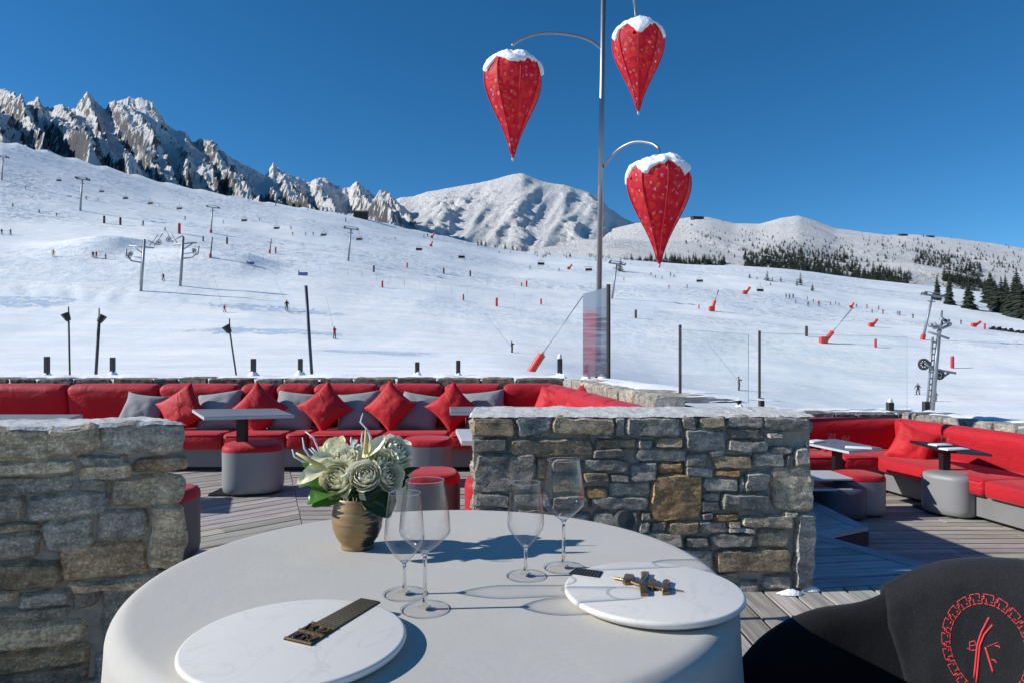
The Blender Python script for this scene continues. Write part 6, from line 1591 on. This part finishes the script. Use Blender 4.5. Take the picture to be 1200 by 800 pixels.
for px, py, h, nm, s_ in small:
    p = drop(px, py, 'slope'); small_tree(p, h / F * p.y, nm, 'single conifers on the slope', s_)
# forest belts on the hill
belts = [  # (x0, x1, y of the trees' feet at x0 and x1, spread, count, height in metres, label, dark)
 (728, 850, 311, 311, 5, 38, 8.5, 'dark conifer in the low belt of trees right of the mast', 0),
 (872, 1068, 313, 333, 15, 118, 10, 'conifer in the wide dark forest on the hill behind the ski class', 0),
 (870, 1000, 298, 304, 7, 36, 8, 'conifer in the upper fringe of the wide forest on the hill', 0),
 (1072, 1150, 300, 318, 12, 40, 10, 'conifer in the right hand clump of forest on the hill', 0),
 (1106, 1166, 326, 340, 8, 26, 11, 'conifer in the wood just above the lone snowy conifer', 1),
 (800, 1000, 278, 292, 12, 30, 6.5, 'scattered small conifer high on the open hill', 0),
 (1010, 1200, 286, 312, 14, 36, 7.5, 'scattered small conifer below the right skyline', 0)]
n_tr = 0
for x0, x1, ya, yb, sp_, cnt, hm, nm, s_ in belts:
    for k in range(int(cnt * .84)):
        f = random.random(); px = lerp(x0, x1, f); py = lerp(ya, yb, f) + random.gauss(0, sp_ * .62)
        p = drop(px, py, 'hill'); h = hm * random.uniform(.6, 1.25) * clamp(1.15 - p.y / 4000, .6, 1.2)
        small_tree(p, h, nm, nm.replace('conifer in', 'conifers of').replace('conifer', 'conifers', 1) if False else nm + 's', s_ if random.random() < .7 else 1); n_tr += 1
# the rest of the forest, one mass
mb = MB(); rd = random.Random(3)
for x0, x1, ya, yb, sp_, cnt, hm, nm, s_ in belts:
    for k in range(int(cnt * 5.5)):
        f = rd.random(); px = lerp(x0, x1, f); py = lerp(ya, yb, f) + rd.gauss(0, sp_ * .7)
        p = drop(px, py, 'hill'); h = hm * rd.uniform(.45, .95); me = rd.choice(SM); r_ = rd.uniform(0, 6.28); ca, sa = math.cos(r_), math.sin(r_)
        w_ = h * rd.uniform(.9, 1.3)
        vs = [(p.x + (v.co.x * ca - v.co.y * sa) * w_, p.y + (v.co.x * sa + v.co.y * ca) * w_, p.z + v.co.z * h - .3) for v in me.vertices]
        mb.add(vs, [tuple(q_.vertices) for q_ in me.polygons])
tag(mb.build('forest', M_CON[0], normals=False), 'snow dusted forest belts covering the far hill', None, None, 'stuff')
# bare frosted bushes at the forest edge
mb = MB()
for x0, x1, ya, yb, cnt in ((962, 1000, 321, 326, 60), (1000, 1082, 326, 335, 90), (1003, 1035, 339, 348, 40), (1060, 1130, 322, 330, 60), (1100, 1140, 335, 338, 40), (690, 720, 300, 304, 20), (625, 645, 297, 300, 14)):
    for k in range(cnt):
        f = rd.random(); px = lerp(x0, x1, f); p = drop(px, lerp(ya, yb, f) + rd.gauss(0, 2), 'hill' if px > 740 else 'slope')
        for j in range(7):
            a, b_ = rd.uniform(0, 6.28), rd.uniform(.5, 1.4); q_ = p + Vector((math.cos(a) * 1.3, math.sin(a) * 1.3, b_ * 2.2)); s_ = Vector((-math.sin(a), math.cos(a), 0)) * .16
            mb.add([p - s_, p + s_, q_], [(0, 1, 2)])
tag(mb.build('bare_shrubbery', plain('frosted_twigs', (.24, .22, .21), .9, var=.4, nscale=.3, bstr=0), normals=False), 'pale bare bushes along the forest edge', None, None, 'stuff')
